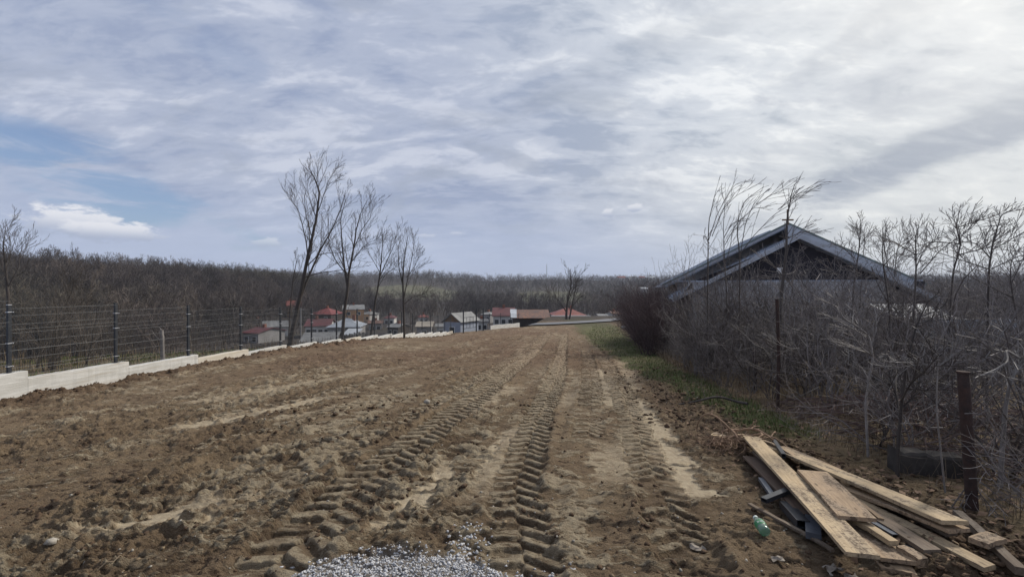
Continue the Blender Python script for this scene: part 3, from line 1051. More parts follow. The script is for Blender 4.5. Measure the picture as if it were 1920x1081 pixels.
HABIT_FOREST = dict(step=1.0, wob=0.12, trop=(0, 0, 1), trop_k=0.10, taper=0.25, rmin=0.022, kids=[0, 5, 6, 7], start=0.3, ang=0.75, ratio=0.52, rr=0.55, thick=0.05)
HABIT_TREE = dict(step=0.35, wob=0.075, trop=(0.12, 0, 1), trop_k=0.10, taper=0.25, rmin=0.0052, kids=[0, 4, 5, 6], start=0.15, ang=0.55, ratio=0.52, rr=0.6, thick=0.03)
HABIT_SHRUB = dict(step=0.22, wob=0.17, trop=(0, 0, 1), trop_k=0.08, taper=0.3, rmin=0.0022, kids=[0, 6, 8, 8], start=0.12, ang=0.85, ratio=0.44, rr=0.6, thick=0.008)
HABIT_PLUM = dict(step=0.16, wob=0.14, trop=(0.12, 0, 1), trop_k=0.10, taper=0.4, rmin=0.0028, kids=[0, 6, 5, 5], start=0.2, ang=0.8, ratio=0.40, rr=0.6, thick=0.012)


def tree_mesh(seed, H, habit, stems=1, spread=0.1, r0=0.12, depth=3, lean=(0, 0)):
    rnd = random.Random(seed)
    g, tr = Geo(), Geo()
    for s in range(stems):
        a = rnd.random() * 6.28
        d = Vector((math.cos(a) * spread + lean[0], math.sin(a) * spread + lean[1], 1)).normalized()
        L = H * (0.75 + 0.35 * rnd.random()) if stems > 1 else H
        p = Vector((rnd.gauss(0, 1), rnd.gauss(0, 1), 0)) * (0.0 if stems == 1 else spread * H * 0.09)
        p.z = -0.1
        grow(g, p, d, L * 0.98, r0 * (0.6 + 0.5 * rnd.random() if stems > 1 else 1), depth, habit, rnd)
    return g


def place_far(kind_objs, pts, name, label, cat, rnd):
    """a wood that reads as one mass: instances of trees that also stand in the scene"""
    for i, src in enumerate(kind_objs):
        sub = pts[i::len(kind_objs)]
        if not len(sub): continue
        me = bpy.data.meshes.new(name)
        me.from_pydata([tuple(p[:3]) for p in sub], [], [])
        a = me.attributes.new('size', 'FLOAT', 'POINT')
        a.data.foreach_set('value', [p[3] for p in sub])
        a = me.attributes.new('turn', 'FLOAT_VECTOR', 'POINT')
        a.data.foreach_set('vector', [c for p in sub for c in (rnd.gauss(0, 0.05), rnd.gauss(0, 0.05), rnd.random() * 6.28)])
        o = bpy.data.objects.new(name, me)
        COL.objects.link(o)
        ng = bpy.data.node_groups.new(name, 'GeometryNodeTree')
        ng.interface.new_socket('Geometry', in_out='INPUT', socket_type='NodeSocketGeometry')
        ng.interface.new_socket('Geometry', in_out='OUTPUT', socket_type='NodeSocketGeometry')
        N, Lk = ng.nodes, ng.links
        gi, go = N.new('NodeGroupInput'), N.new('NodeGroupOutput')
        m2p = N.new('GeometryNodeMeshToPoints')
        iop = N.new('GeometryNodeInstanceOnPoints')
        oi = N.new('GeometryNodeObjectInfo')
        oi.transform_space = 'ORIGINAL'
        oi.inputs['Object'].default_value = src
        oi.inputs['As Instance'].default_value = True
        na = N.new('GeometryNodeInputNamedAttribute')
        na.data_type = 'FLOAT'
        na.inputs[0].default_value = 'size'
        nr = N.new('GeometryNodeInputNamedAttribute')
        nr.data_type = 'FLOAT_VECTOR'
        nr.inputs[0].default_value = 'turn'
        Lk.new(gi.outputs[0], m2p.inputs[0])
        Lk.new(m2p.outputs[0], iop.inputs['Points'])
        Lk.new(oi.outputs['Geometry'], iop.inputs['Instance'])
        Lk.new(na.outputs[0], iop.inputs['Scale'])
        Lk.new(nr.outputs[0], iop.inputs['Rotation'])
        Lk.new(iop.outputs[0], go.inputs[0])
        md = o.modifiers.new('wood', 'NODES')
        md.node_group = ng
        tag(o, label, cat, kind='stuff')


# photo columns of the houses and how far off they stand: kept free of tall trees in front
HOUSES = [(674, 760, 122), (884, 916, 114), (452, 526, 114), (524, 556, 152), (546, 620, 110), (576, 630, 144), (602, 672, 100), (630, 680, 154), (772, 838, 102), (836, 890, 86),
          (918, 970, 109), (950, 1040, 84), (1030, 1118, 122)]


def in_front_of_village(x, y):
    """true where a tree would stand in the open ground before the houses"""
    p = 960 + F * x / y
    return any(a < p < b and y < Y for a, b, Y in HOUSES)


def build_forest():
    rnd = random.Random(5)
    protos = []
    for i in range(5):
        g = tree_mesh(40 + i, 8.5 + i * 0.5, HABIT_FOREST, 1, 0.05, 0.15, 3)
        protos.append(g)
    near = []
    objs = []
    for i, g in enumerate(protos):
        x, y = [(-70, 75), (-88, 92), (-60, 98), (30, 130), (-42, 118)][i]
        o = g.build('bare_tree', M_WOODS)
        o.location = (x, y, lz(x, y) - 0.2)
        tag(o, 'leafless tree in the wood beyond the fence, one of many alike', 'tree', 'leafless trees standing in the valley and wood')
        objs.append(o)
    # individual trees scattered in the valley and at the wood's edge
    cnt = 0
    tries = 0
    while cnt < 240 and tries < 9000:
        tries += 1
        y = 62 + rnd.random() ** 1.3 * 150
        x = y * (-1.0 + 1.35 * rnd.random())
        if x > -6 and y < 88: continue
        if in_front_of_village(x, y): continue
        s = 0.5 + 0.3 * rnd.random()
        if x > -70: s *= 0.62
        o = objs[cnt % 5].copy()
        COL.objects.link(o)
        o.location = (x, y, lz(x, y) - 0.2)
        o.rotation_euler = (0, 0, rnd.random() * 6.28)
        o.scale = (s, s, s)
        cnt += 1
    # the wooded hill on the left
    pts = []
    for k in range(7500):
        y = 62 + rnd.random() * 200
        x = -14 - rnd.random() * (y * 1.25 + 20)
        p = 960 + F * x / y
        if p > 620: continue
        if p > 335 and y < 95: continue
        if in_front_of_village(x, y): continue
        pts.append((x, y, lz(x, y) - 0.2, 0.50 + 0.50 * rnd.random() ** 1.5))
    place_far(objs[:3], pts, 'hill_wood', 'dense leafless wood covering the hill beyond the fence on the left', 'wood', rnd)
    # valley floor and far hills
    pts = []
    for k in range(26000):
        u = rnd.random()
        y = 185 + (u ** 1.5) * 900
        x = y * (-1.2 + 2.45 * rnd.random())
        nz = float(fbm(np.array([x]), np.array([y]), 1 / 90.0, 2, 0.5, 301)[0])
        if clearing(x, y) > 0.4: continue
        if 250 < y < 345 and (abs(x / y + 0.215) < 0.085 or abs(x / y - 0.09) < 0.06) and rnd.random() < 0.75: continue
        pts.append((x, y, lz(x, y) - 0.3, (0.4 + 0.8 * rnd.random() ** 2) * (0.75 if y < 300 else 1.0)))
    place_far(objs[2:5], pts, 'far_wood', 'far leafless woods over the valley and the long ridge', 'wood', rnd)
    return objs


FOREST = build_forest()


def zone(px, table):
    for lim, words in table:
        if px < lim: return words
    return table[-1][1]


for _o in [o for o in SC.objects if o.name.split('.')[0] == 'bare_tree']:
    _p = 960 + F * _o.location.x / _o.location.y
    _w = zone(_p, ((120, 'at the far left, above the first fence panel'), (330, 'on the left hillside, above the second and third fence panels'),
                   (450, 'at the foot of the left hill, above the fourth fence panel'), (560, 'at the left end of the village'),
                   (700, 'among the red and blue-grey roofs of the village'), (850, 'among the low sheds in the middle of the valley'),
                   (1030, 'around the rusty barn'), (1240, 'beyond the far end of the grass strip'), (9999, 'behind the big gabled building')))
    tag(_o, 'leafless dark tree ' + _w, 'tree', 'leafless trees ' + _w)

# brush right behind the fence on the left
def build_brush():
    rnd = random.Random(9)
    hb = dict(HABIT_SHRUB, rmin=0.004, step=0.4, wob=0.13, ang=0.6, kids=[0, 5, 6, 6])
    objs = []
    for i in range(4):
        g = tree_mesh(70 + i, 2.6, hb, 5, 0.33, 0.022, 2)
        o = g.build('brush_shrub', M_SCRUB)
        objs.append(o)
    for i in range(3):
        g = tree_mesh(80 + i, 4.6, dict(HABIT_TREE, rmin=0.006, kids=[0, 4, 6, 8], ratio=0.45), 2, 0.12, 0.045, 3)
        o = g.build('brush_sapling', M_SCRUB)
        objs.append(o)
    n = 0
    for k in range(230):
        sap = k % 6 == 5
        y = 11 + rnd.random() ** 1.2 * 46
        off = (3.5 if not sap else 6) + rnd.random() ** 0.9 * (10 + y * 0.5)
        x = float(fence_x(y)) - off
        p = 960 + F * x / y
        if p > 560 or (p > 380 and y > 26): continue
        if k < 4 or (4 <= k < 7): pass
        src = objs[4 + n % 3] if sap else objs[n % 4]
        if src.get('placed'):
            o = src.copy()
            COL.objects.link(o)
        else:
            o = src
            o['placed'] = 1
        s = 0.6 + 0.55 * rnd.random()
        o.location = (x, y, lz(x, y) - 0.05)
        o.rotation_euler = (0, 0, rnd.random() * 6.28)
        o.scale = (s, s, s)
        w = zone(p, ((18, 'left of the first fence post'), (218, 'between the first and second fence posts'), (352, 'between the second and third fence posts'),
                     (452, 'between the third and fourth fence posts'), (9999, 'beyond the fourth fence post')))
        d_ = 'near the wall' if off < 9 else 'farther back'
        if sap:
            tag(o, 'thin leafless sapling behind the fence, ' + d_ + ', ' + w, 'sapling', 'saplings ' + d_ + ' ' + w)
        else:
            tag(o, 'tangled bare shrub behind the fence, ' + d_ + ', ' + w, 'shrub', 'shrubs ' + d_ + ' ' + w)
        if False:
            tag(o, 'thin leafless sapling in the brush behind the wire fence, one of many', 'sapling', 'saplings in the brush behind the fence')
        n += 1
    for o in objs:
        if not o.get('placed'): bpy.data.objects.remove(o)
    for o in SC.objects:
        if o.get('placed'): del o['placed']


build_brush()


def guided_tree(name, label, cat, Y, base_px, stems, habit, seed, r0, side=1.0, depth=2, dens=7, mat=None, bmat=None):
    """stems: photo-pixel lines at distance Y; side branches grow off them. thing > trunk, branches"""
    rnd = random.Random(seed)
    b = at(base_px[0], base_px[1], Y)
    b.z = g1(b.x, b.y) if Y < 60 else lz(b.x, b.y)
    root = empty(name, b)
    tag(root, label, cat)
    tk, br = Geo(), Geo()
    for si, (line, r_a, r_b) in enumerate(stems):
        pts = []
        dep = rnd.uniform(-0.4, 0.4) * (0 if si == 0 else 1)
        for i, (px, py) in enumerate(line):
            p = at(px, py, Y)
            p.y += dep * i / max(1, len(line) - 1) * 2
            pts.append(p - b)
        if si == 0:
            pts[0].z = -0.15
        # resample
        fine, rad = [], []
        m = 5
        for i in range(len(pts) - 1):
            for j in range(m):
                u = j / m
                fine.append(pts[i].lerp(pts[i + 1], u))
        fine.append(pts[-1])
        N_ = len(fine)
        for i in range(1, N_ - 1):
            fine[i] = fine[i] * 0.5 + (fine[i - 1] + fine[i + 1]) * 0.25 + Vector((rnd.gauss(0, 1), rnd.gauss(0, 1), 0)) * r_a * 0.06
        for i in range(N_):
            rad.append(r_a + (r_b - r_a) * i / (N_ - 1))
        tk.tube(fine, rad, 7 if r_a > 0.03 else 4, cap=False)
        tot = sum((fine[i + 1] - fine[i]).length for i in range(N_ - 1))
        st = 0.35 if si == 0 else 0.12
        for j in range(int(dens * (1 if si else 1.1))):
            u = st + (1 - st) * (j + rnd.random()) / dens
            f = min(u, 0.999) * (N_ - 1)
            i = int(f)
            p = fine[i].lerp(fine[i + 1], f - i)
            ax = (fine[i + 1] - fine[i]).normalized()
            nd = bend(ax, habit['ang'] * (0.6 + 0.6 * rnd.random()), rnd)
            L = side * (1.25 - 0.7 * u) * (0.6 + 0.7 * rnd.random())
            grow(br, p, nd, L, max(rad[i] * 0.5, habit['rmin']), depth, habit, rnd)
    tk.build('trunk', mat or M_TREEBARK, root, True)
    br.build('branches', bmat or mat or M_TREEBARK, root)
    return root


def build_row_trees():
    H = HABIT_TREE
    guided_tree('leaning_tree', 'tallest leafless tree behind the fence, trunk leaning right with two main stems', 'tree', 23.0, (540, 650),
                [([(540, 650), (556, 585), (568, 530), (577, 480), (592, 415), (600, 360), (588, 330), (578, 312)], 0.12, 0.012),
                 ([(562, 560), (578, 515), (598, 465), (617, 430), (634, 385), (640, 352)], 0.06, 0.01),
                 ([(577, 480), (572, 450), (562, 415), (553, 390), (544, 380)], 0.035, 0.008),
                 ([(597, 395), (606, 360), (612, 335), (618, 318)], 0.03, 0.008),
                 ([(574, 500), (600, 477), (625, 474), (648, 475)], 0.03, 0.008),
                 ([(570, 520), (600, 512), (640, 508), (678, 502)], 0.03, 0.007),
                 ([(585, 445), (572, 405), (566, 370), (572, 338)], 0.03, 0.007)], H, 1, 0.15, side=1.75, depth=2, dens=8)
    guided_tree('forked_tree', 'second tall leafless tree behind the fence, trunk forking in a wide V', 'tree', 26.0, (640, 640),
                [([(640, 640), (646, 580), (652, 540), (654, 510), (662, 470), (668, 430), (676, 400), (688, 376)], 0.10, 0.01),
                 ([(652, 540), (646, 500), (642, 455), (640, 410), (650, 375)], 0.06, 0.01),
                 ([(646, 510), (630, 485), (622, 455), (626, 410)], 0.035, 0.008),
                 ([(664, 465), (680, 430), (696, 410), (700, 395)], 0.03, 0.008),
                 ([(660, 490), (680, 462), (692, 452)], 0.025, 0.007)], H, 2, 0.12, side=1.7, depth=2, dens=8)
    guided_tree('slim_tree', 'slim leafless tree leaning right behind the fence, third in the row', 'tree', 31.0, (694, 640),
                [([(694, 640), (702, 575), (710, 530), (715, 490), (717, 455), (716, 425)], 0.085, 0.01),
                 ([(711, 520), (724, 492), (738, 462), (743, 437)], 0.04, 0.008),
                 ([(712, 510), (700, 488), (690, 470), (686, 455)], 0.03, 0.008),
                 ([(708, 540), (726, 512), (744, 505)], 0.02, 0.007)], H, 3, 0.085, side=1.6, depth=2, dens=8)
    guided_tree('round_crowned_tree', 'leafless tree with narrow round crown, fourth of the row behind the fence', 'tree', 33.0, (758, 640),
                [([(758, 640), (757, 580), (755, 530), (757, 490), (762, 460), (764, 445)], 0.085, 0.01),
                 ([(757, 560), (764, 520), (771, 480), (775, 450)], 0.045, 0.008),
                 ([(756, 540), (747, 500), (745, 465), (748, 450)], 0.035, 0.008),
                 ([(762, 520), (778, 500), (787, 478)], 0.03, 0.007),
                 ([(757, 570), (775, 555), (797, 550)], 0.03, 0.007)], H, 4, 0.085, side=1.5, depth=2, dens=9)
    guided_tree('small_tree', 'small leafless tree left of the tallest leaning tree', 'tree', 36.0, (540, 640),
                [([(540, 640), (544, 580), (550, 520), (556, 490), (553, 478)], 0.06, 0.01),
                 ([(549, 530), (562, 505), (568, 480)], 0.03, 0.008)], H, 5, 0.06, side=1.0, depth=2, dens=7)
    guided_tree('yard_tree', 'leafless tree with two trunks in front of the red hip-roofed house', 'tree', 72.0, (1065, 612),
                [([(1062, 612), (1062, 585), (1065, 560), (1072, 530), (1070, 508)], 0.22, 0.03),
                 ([(1066, 605), (1072, 575), (1078, 545), (1084, 520)], 0.15, 0.03),
                 ([(1062, 585), (1050, 565), (1040, 555)], 0.1, 0.02)], dict(H, rmin=0.014, step=1.2), 6, 0.2, side=3.6, depth=2, dens=9)
    guided_tree('edge_tree', 'leafless tree rising above the wood at the left edge, behind the first fence post', 'tree', 19.0, (14, 640),
                [([(14, 640), (16, 560), (10, 500), (6, 460), (10, 432)], 0.07, 0.008),
                 ([(14, 540), (30, 500), (26, 470)], 0.03, 0.006)], H, 8, 0.07, side=1.5, depth=2, dens=9)
    guided_tree('dead_stump', 'pale broken stump behind the fence, between the second and third posts', 'tree stump', 17.0, (303, 665),
                [([(306, 665), (304, 640), (303, 618)], 0.075, 0.06)], dict(H, kids=[0, 1, 1, 1]), 10, 0.07, side=0.5, depth=1, dens=2, mat=M_PALETWIG)


build_row_trees()

# ---------------------------------------------------------------- concrete wall and wire fence
def fence_pt(k):
    Z = 10.4 * (1 + 0.236 * k)
    return float(fence_x(Z)), Z


FT = [(10.4, -0.41, -1.93), (12.85, -0.46, -2.10), (15.3, -0.57, -2.26), (17.8, -0.71, -2.40), (20.2, -0.85, -2.53), (22.7, -0.98, -2.67), (25.1, -1.10, -2.80), (27.6, -1.24, -2.93),
      (30, -1.40, -3.07), (34.9, -1.75, -3.42), (40, -2.2, -3.88), (49, -2.85, -4.62), (62, -3.6, -5.5)]


def wall_top(Z):
    return EYE + float(np.interp(Z, [a[0] for a in FT], [a[2] for a in FT])) + (0.17 * (10.4 - Z) / 2.45 if Z < 10.4 else 0)


def build_fence():
    fence = empty('wire_fence', (fence_pt(0)[0], fence_pt(0)[1], wall_top(10.4)))
    tag(fence, 'charcoal wire mesh fence with dark posts standing on the stepped concrete wall', 'fence')
    wall = empty('concrete_wall', (fence_pt(0)[0], fence_pt(0)[1], wall_top(10.4) - 0.7))
    tag(wall, 'low pale concrete wall stepping down the slope along the left edge of the field', 'wall')
    ps = [fence_pt(k) for k in range(-2, 17)]
    # the line bends right after the gate
    tail = [(-5.3, 49.6), (-4.0, 51.0), (-2.6, 53.2), (-1.4, 55.5), (-0.2, 57.8), (0.9, 60.1)]
    fo, wo = Vector(fence.location), Vector(wall.location)

    def post(p, h, gate=False):
        g = Geo()
        zt = wall_top(p[1]) if not gate else g1(*p)
        w = 0.068 if p[1] < 30 else 0.06
        if gate: w = 0.07
        M = Matrix.Translation(Vector((p[0], p[1], zt)) - fo) @ Matrix.Rotation(-0.12, 4, 'Z')
        g.box((-w / 2 * 0.8, -w / 2, -0.02), (w / 2 * 0.8, w / 2, h), M)
        g.box((-0.06, -0.06, 0.0), (0.06, 0.06, 0.008), M)
        o = g.build('post', M_POST, fence)
        c = Geo()
        c.box((-w / 2 * 0.9, -w / 2 * 1.1, h), (w / 2 * 0.9, w / 2 * 1.1, h + 0.012), M)
        c.build('post_cap', M_CLAMP if p[1] < 12 else M_POST, o)
        if p[1] < 30 and not gate:
            for fz in ((0.08, 0.55, 0.80) if p[1] > 11 else (0.06, 0.40, 0.86)):
                c = Geo()
                c.box((-w * 0.52, -w * 0.68, h * fz + 0.05), (w * 0.52, w * 0.68, h * fz + 0.065), M)
                c.box((-w * 0.9, w * 0.58, h * fz + 0.046), (w * 0.9, w * 0.72, h * fz + 0.068), M)
                c.build('clamp', M_CLAMP, o)

    def panel(a, b, zt, h, ztb=None):
        A, B = Vector((a[0], a[1], zt + 0.05)), Vector((b[0], b[1], (zt if ztb is None else ztb) + 0.05))
        d = B - A
        L = d.length
        n = int(L / (0.05 if a[1] < 32 else 0.1))
        g = Geo()
        side = Vector((d.y, -d.x, 0)).normalized()
        r = 0.0034
        for i in range(1, n):
            p = A + d * (i / n)
            g.tube([p - fo, p - fo + Vector((0, 0, h))], r, 3, cap=False)
        zz = []
        zc = 0.02
        while zc < h + 0.01:
            zz.append((zc, 0.0))
            zc += 0.2
        for f in (0.06, 0.36, 0.66, 0.96):      # the pressed folds
            zz.append((h * f + 0.05, 0.03))
        for (z, off) in zz:
            if z > h: continue
            q = side * off
            g.tube([A + q + Vector((0, 0, z)) - fo, B + q + Vector((0, 0, z)) - fo], r * 1.15, 3, cap=False)
        g.build('mesh_panel', M_WIRE, fence)

    for i, p in enumerate(ps):
        zt = wall_top(p[1])
        h = 1.68 if p[1] > 11 else 1.55
        if p[1] > 30: h = 1.62
        post(p, h)
        if i + 1 < len(ps):
            # mesh starts just past the post
            panel(p, ps[i + 1], zt if p[1] < 0 else wall_top(ps[i + 1][1]) + 0.0, 1.60)
    # wall: one cast length between steps, its top level; the step sits just past each post
    u = (Vector((0.123, 1.0, 0))).normalized()
    nrm = Vector((u.y, -u.x, 0))
    for i in range(len(ps) - 1):
        a = Vector((ps[i][0], ps[i][1], 0)) + u * 0.28
        b = Vector((ps[i + 1][0], ps[i + 1][1], 0)) + u * 0.277
        top = wall_top(ps[i + 1][1])
        parts = [(0, 1)]
        if i in (2, 3): parts = [(0, 0.55), (0.553, 1)]
        if i == 5: parts = [(0, 0.4), (0.403, 1)]
        for (f0, f1) in parts:
            A, B = a.lerp(b, f0), a.lerp(b, f1)
            g = Geo()
            n = 14
            rnd = random.Random(i * 7 + int(f0 * 10))
            prof = []
            for j in range(n + 1):
                c = A.lerp(B, j / n)
                wv = rnd.gauss(0, 0.003)
                zt = top + rnd.gauss(0, 0.004)
                zb = min(g1(c.x + 0.2, c.y), g1(c.x - 0.3, c.y)) - 0.5
                prof.append([c + nrm * (0.125 + wv) + Vector((0, 0, zb)), c + nrm * (0.125 + wv) + Vector((0, 0, zt - 0.012)), c + nrm * (0.112 + wv) + Vector((0, 0, zt)),
                             c - nrm * 0.112 + Vector((0, 0, zt)), c - nrm * 0.125 + Vector((0, 0, zt - 0.012)), c - nrm * 0.125 + Vector((0, 0, zb))])
            vs = [q - wo for row in prof for q in row]
            fs = []
            for j in range(n):
                for k in range(6):
                    k2 = (k + 1) % 6
                    fs.append((j * 6 + k, (j + 1) * 6 + k, (j + 1) * 6 + k2, j * 6 + k2))
            fs.append(tuple(range(6)))
            fs.append(tuple(n * 6 + k for k in range(5, -1, -1)))
            g.add(vs, fs)
            g.build('wall_segment', M_CONC, wall)
    # far run of fence beyond the gate, and its wall
    pts2 = tail[2:]
    for i, p in enumerate(pts2):
        z = g1(*p)
        g = Geo()
        g.box((p[0] - 0.03 - fo.x, p[1] - 0.03 - fo.y, z - 0.1 - fo.z), (p[0] + 0.03 - fo.x, p[1] + 0.03 - fo.y, z + 1.9 - fo.z))
        g.build('post', M_POST, fence)
        if i: panel(pts2[i - 1], p, g1(*pts2[i - 1]) + 0.2, 1.55, g1(*p) + 0.2)
    for i in range(len(pts2) - 1):
        a, b = Vector((*pts2[i], 0)), Vector((*pts2[i + 1], 0))
        d = (b - a).normalized()
        nn = Vector((d.y, -d.x, 0)) * 0.12
        zt = g1(*pts2[i]) + 0.45
        g = Geo()
        poly = [a + nn, b + nn, b - nn, a - nn]
        g.prism([q + Vector((0, 0, zt - 1.2)) - wo for q in poly], (0, 0, 1.2))
        g.build('wall_segment', M_CONC, wall)
    # gate in the corner
    gate = empty('field_gate', (-4.6, 50.2, g1(-4.6, 50.2)))
    tag(gate, 'dark metal gate between two tall posts at the far end of the fence', 'gate')
    go = Vector(gate.location)
    for p in (tail[0], tail[1], (-3.3, 52.1)):
        g = Geo()
        z = g1(*p)
        g.box((p[0] - 0.06 - go.x, p[1] - 0.06 - go.y, z - 0.1 - go.z), (p[0] + 0.06 - go.x, p[1] + 0.06 - go.y, z + 2.55 - go.z))
        g.build('gate_post', M_POST, gate)
    g = Geo()
    a, b = Vector((*tail[0], g1(*tail[0]))) - go, Vector((*tail[1], g1(*tail[1]))) - go
    for zz in (0.5, 1.05, 1.7):
        g.tube([a + Vector((0, 0, zz)), b + Vector((0, 0, zz))], 0.025, 5)
    for f in (0.25, 0.5, 0.75):
        q = a.lerp(b, f)
        g.tube([q + Vector((0, 0, 0.5)), q + Vector((0, 0, 1.7))], 0.02, 5)
    g.build('gate_leaf', M_POST, gate)
    return


build_fence()

# ---------------------------------------------------------------- houses
def roof_mat(name, c, c2, rib=2.2, metal=0.0, rough=0.6, rust=None):
    m, t, b = new_mat(name)
    tc = t.n('ShaderNodeTexCoord').outputs['Object']
    n1 = t.noise(tc, 0.7, 6, 0.65, 0.4)
    n2 = t.noise(t.mapping(tc, scale=(3, 3, 0.6)), 1.5, 5, 0.6)
    col = t.mix(t.ramp(n1, 0.35, 0.65), c, c2)
    if rust:
        col = t.mix(t.ramp(n2, 0.45, 0.6), col, rust)
    t.put(b.inputs['Base Color'], col)
    b.inputs['Roughness'].default_value = rough
    b.inputs['Metallic'].default_value = metal
    wv = t.n('ShaderNodeTexWave')
    wv.wave_type = 'BANDS'
    wv.bands_direction = 'X'
    t.put(wv.inputs['Vector'], tc)
    wv.inputs['Scale'].default_value = rib
    add_bump(t, b, wv.outputs['Fac'], 0.6, 0.05)
    return m


R_RED = roof_mat("red_tiles", (0.22, 0.050, 0.046), (0.15, 0.036, 0.036))
R_BRIGHT = roof_mat("orange_red_tiles", (0.24, 0.072, 0.052), (0.17, 0.052, 0.042))
R_MAROON = roof_mat("maroon_sheets", (0.13, 0.038, 0.040), (0.085, 0.03, 0.034))
R_RUST = roof_mat("rusty_sheets", (0.25, 0.115, 0.065), (0.14, 0.075, 0.055), rust=(0.075, 0.062, 0.06))
R_GREY = roof_mat("grey_sheets", (0.22, 0.22, 0.215), (0.14, 0.14, 0.14))
R_DGREY = roof_mat("dark_grey_sheets", (0.10, 0.10, 0.105), (0.07, 0.07, 0.075))
R_ZINC = roof_mat("zinc_sheets", (0.36, 0.39, 0.43), (0.27, 0.295, 0.33), metal=0.15, rough=0.5)
R_PALE = roof_mat("pale_sheets", (0.50, 0.53, 0.56), (0.38, 0.40, 0.43), rough=0.5)
R_BEIGE = roof_mat("beige_sheets", (0.36, 0.31, 0.25), (0.25, 0.22, 0.18))
W_WHITE = simple_mat("white_render", (0.56, 0.55, 0.53), (0.42, 0.41, 0.39), 0.9, 0.8, 0.1)
W_DARK = simple_mat("dark_boards", (0.060, 0.048, 0.042), (0.035, 0.03, 0.028), 0.9, 1.2, 0.2)
W_ORANGE = simple_mat("orange_render", (0.52, 0.30, 0.14), (0.42, 0.24, 0.12), 0.9, 0.8, 0.1)
W_BROWN = simple_mat("brown_boards", (0.20, 0.125, 0.07), (0.12, 0.075, 0.045), 0.9, 1.5, 0.2)
W_BLUE = simple_mat("blue_grey_render", (0.30, 0.33, 0.39), (0.22, 0.24, 0.29), 0.9, 0.8, 0.1)
W_GREY = simple_mat("grey_render", (0.27, 0.26, 0.26), (0.2, 0.195, 0.19), 0.9, 0.8, 0.1)
M_GLASS = simple_mat("dark_window_glass", (0.03, 0.035, 0.045), (0.02, 0.025, 0.03), 0.15, 2, 0.0, spec=0.6)
M_TRIM = simple_mat("white_trim", (0.6, 0.6, 0.58), (0.5, 0.5, 0.49), 0.7, 3, 0.0)
M_BRICK = simple_mat("chimney_brick", (0.24, 0.10, 0.065), (0.16, 0.07, 0.05), 0.9, 5, 0.3)


def house(name, label, x0, x1, ytop, yeave, ybase, Y, depth, roof, wall, kind='hip', turn=0.0, chim=(0.6,), wins=3, gablemat=None, cat='house', over=0.35):
    """front face spans photo pixels x0..x1 at distance Y; ridge parallel to the front for hip/side, pointing at the viewer for gable"""
    A, B = at(x0, yeave, Y), at(x1, yeave, Y)
    W = B.x - A.x
    cx = (A.x + B.x) / 2
    ze = A.z
    zt = at(x0, ytop, Y + (depth / 2 if kind != 'gable' else 0)).z
    zb = min(at(x0, ybase, Y).z, lz(cx, Y + depth / 2) + 0.5) - 1.2
    root = empty(name, (cx, Y + depth / 2, zb), turn)
    tag(root, label, cat)
    hw, hd = W / 2 - over, depth / 2 - over
    ez, tz = ze - zb, zt - zb
    if kind == 'gable':
        Geo().prism([(-hw, -hd, 0), (hw, -hd, 0), (hw, -hd, ez), (-hw, -hd, ez)], (0, 2 * hd, 0)).build('wall', wall, root)
        Geo().prism([(-hw, -hd + .01, ez), (hw, -hd + .01, ez), (0, -hd + .01, tz - 0.15)], (0, 2 * hd - .02, 0)).build('gable', gablemat or wall, root)
    else:
        Geo().box((-hw, -hd, 0), (hw, hd, ez)).build('wall', wall, root)
        if kind == 'side':
            Geo().prism([(-hw + .01, -hd, ez), (-hw + .01, hd, ez), (-hw + .01, 0, tz - 0.15)], (2 * hw - .02, 0, 0)).build('gable', gablemat or wall, root)
    g = Geo()
    W2, D2 = W / 2, depth / 2
    if kind == 'gable':
        dz = (tz - ez) / W2 * 0.0
        g.slab([(-W2, -D2, ez), (0, -D2, tz), (0, D2, tz), (-W2, D2, ez)], 0.12)
        g.slab([(0.004, -D2, tz), (W2, -D2, ez), (W2, D2, ez), (0.004, D2, tz)], 0.12)
    elif kind == 'side':
        g.slab([(-W2, -D2, ez), (W2, -D2, ez), (W2, 0, tz), (-W2, 0, tz)], 0.12)
        g.slab([(-W2, 0.004, tz), (W2, 0.004, tz), (W2, D2, ez), (-W2, D2, ez)], 0.12)
    elif kind == 'shed':
        g.slab([(-W2, -D2, ez), (W2, -D2, ez), (W2, D2, tz), (-W2, D2, tz)], 0.1)
    else:
        k = max(W2 - D2 * 0.9, W2 * 0.12)
        vs = [(-W2, -D2, ez), (W2, -D2, ez), (W2, D2, ez), (-W2, D2, ez), (-k, 0, tz), (k, 0, tz)]
        vs += [(a, b, c - 0.12) for a, b, c in vs[:4]]
        g.add(vs, [(0, 1, 5, 4), (1, 2, 5), (2, 3, 4, 5), (3, 0, 4), (0, 6, 7, 1), (1, 7, 8, 2), (2, 8, 9, 3), (3, 9, 6, 0), (9, 8, 7, 6)])
    rf = g.build('roof', roof, root)
    for c in chim:
        cxx = -W2 + W * c
        Geo().box((cxx - .3, -.25, (ez + tz) / 2), (cxx + .3, .3, tz + 0.7)).build('chimney', M_BRICK, rf)
    for i in range(wins):
        wx = -hw + 2 * hw * (i + 0.5) / wins
        hgt = max(1.0, ez - zb * 0)
        wz = max(ez - 1.9, 0.6)
        f = Geo().box((wx - .55, -hd - 0.05, wz - .05), (wx + .55, -hd - 0.002, wz + 1.15)).build('window', M_TRIM, root)
        Geo().box((wx - .45, -hd - 0.075, wz + .05), (wx + .45, -hd - 0.052, wz + 1.05)).build('pane', M_GLASS, f)
    return root


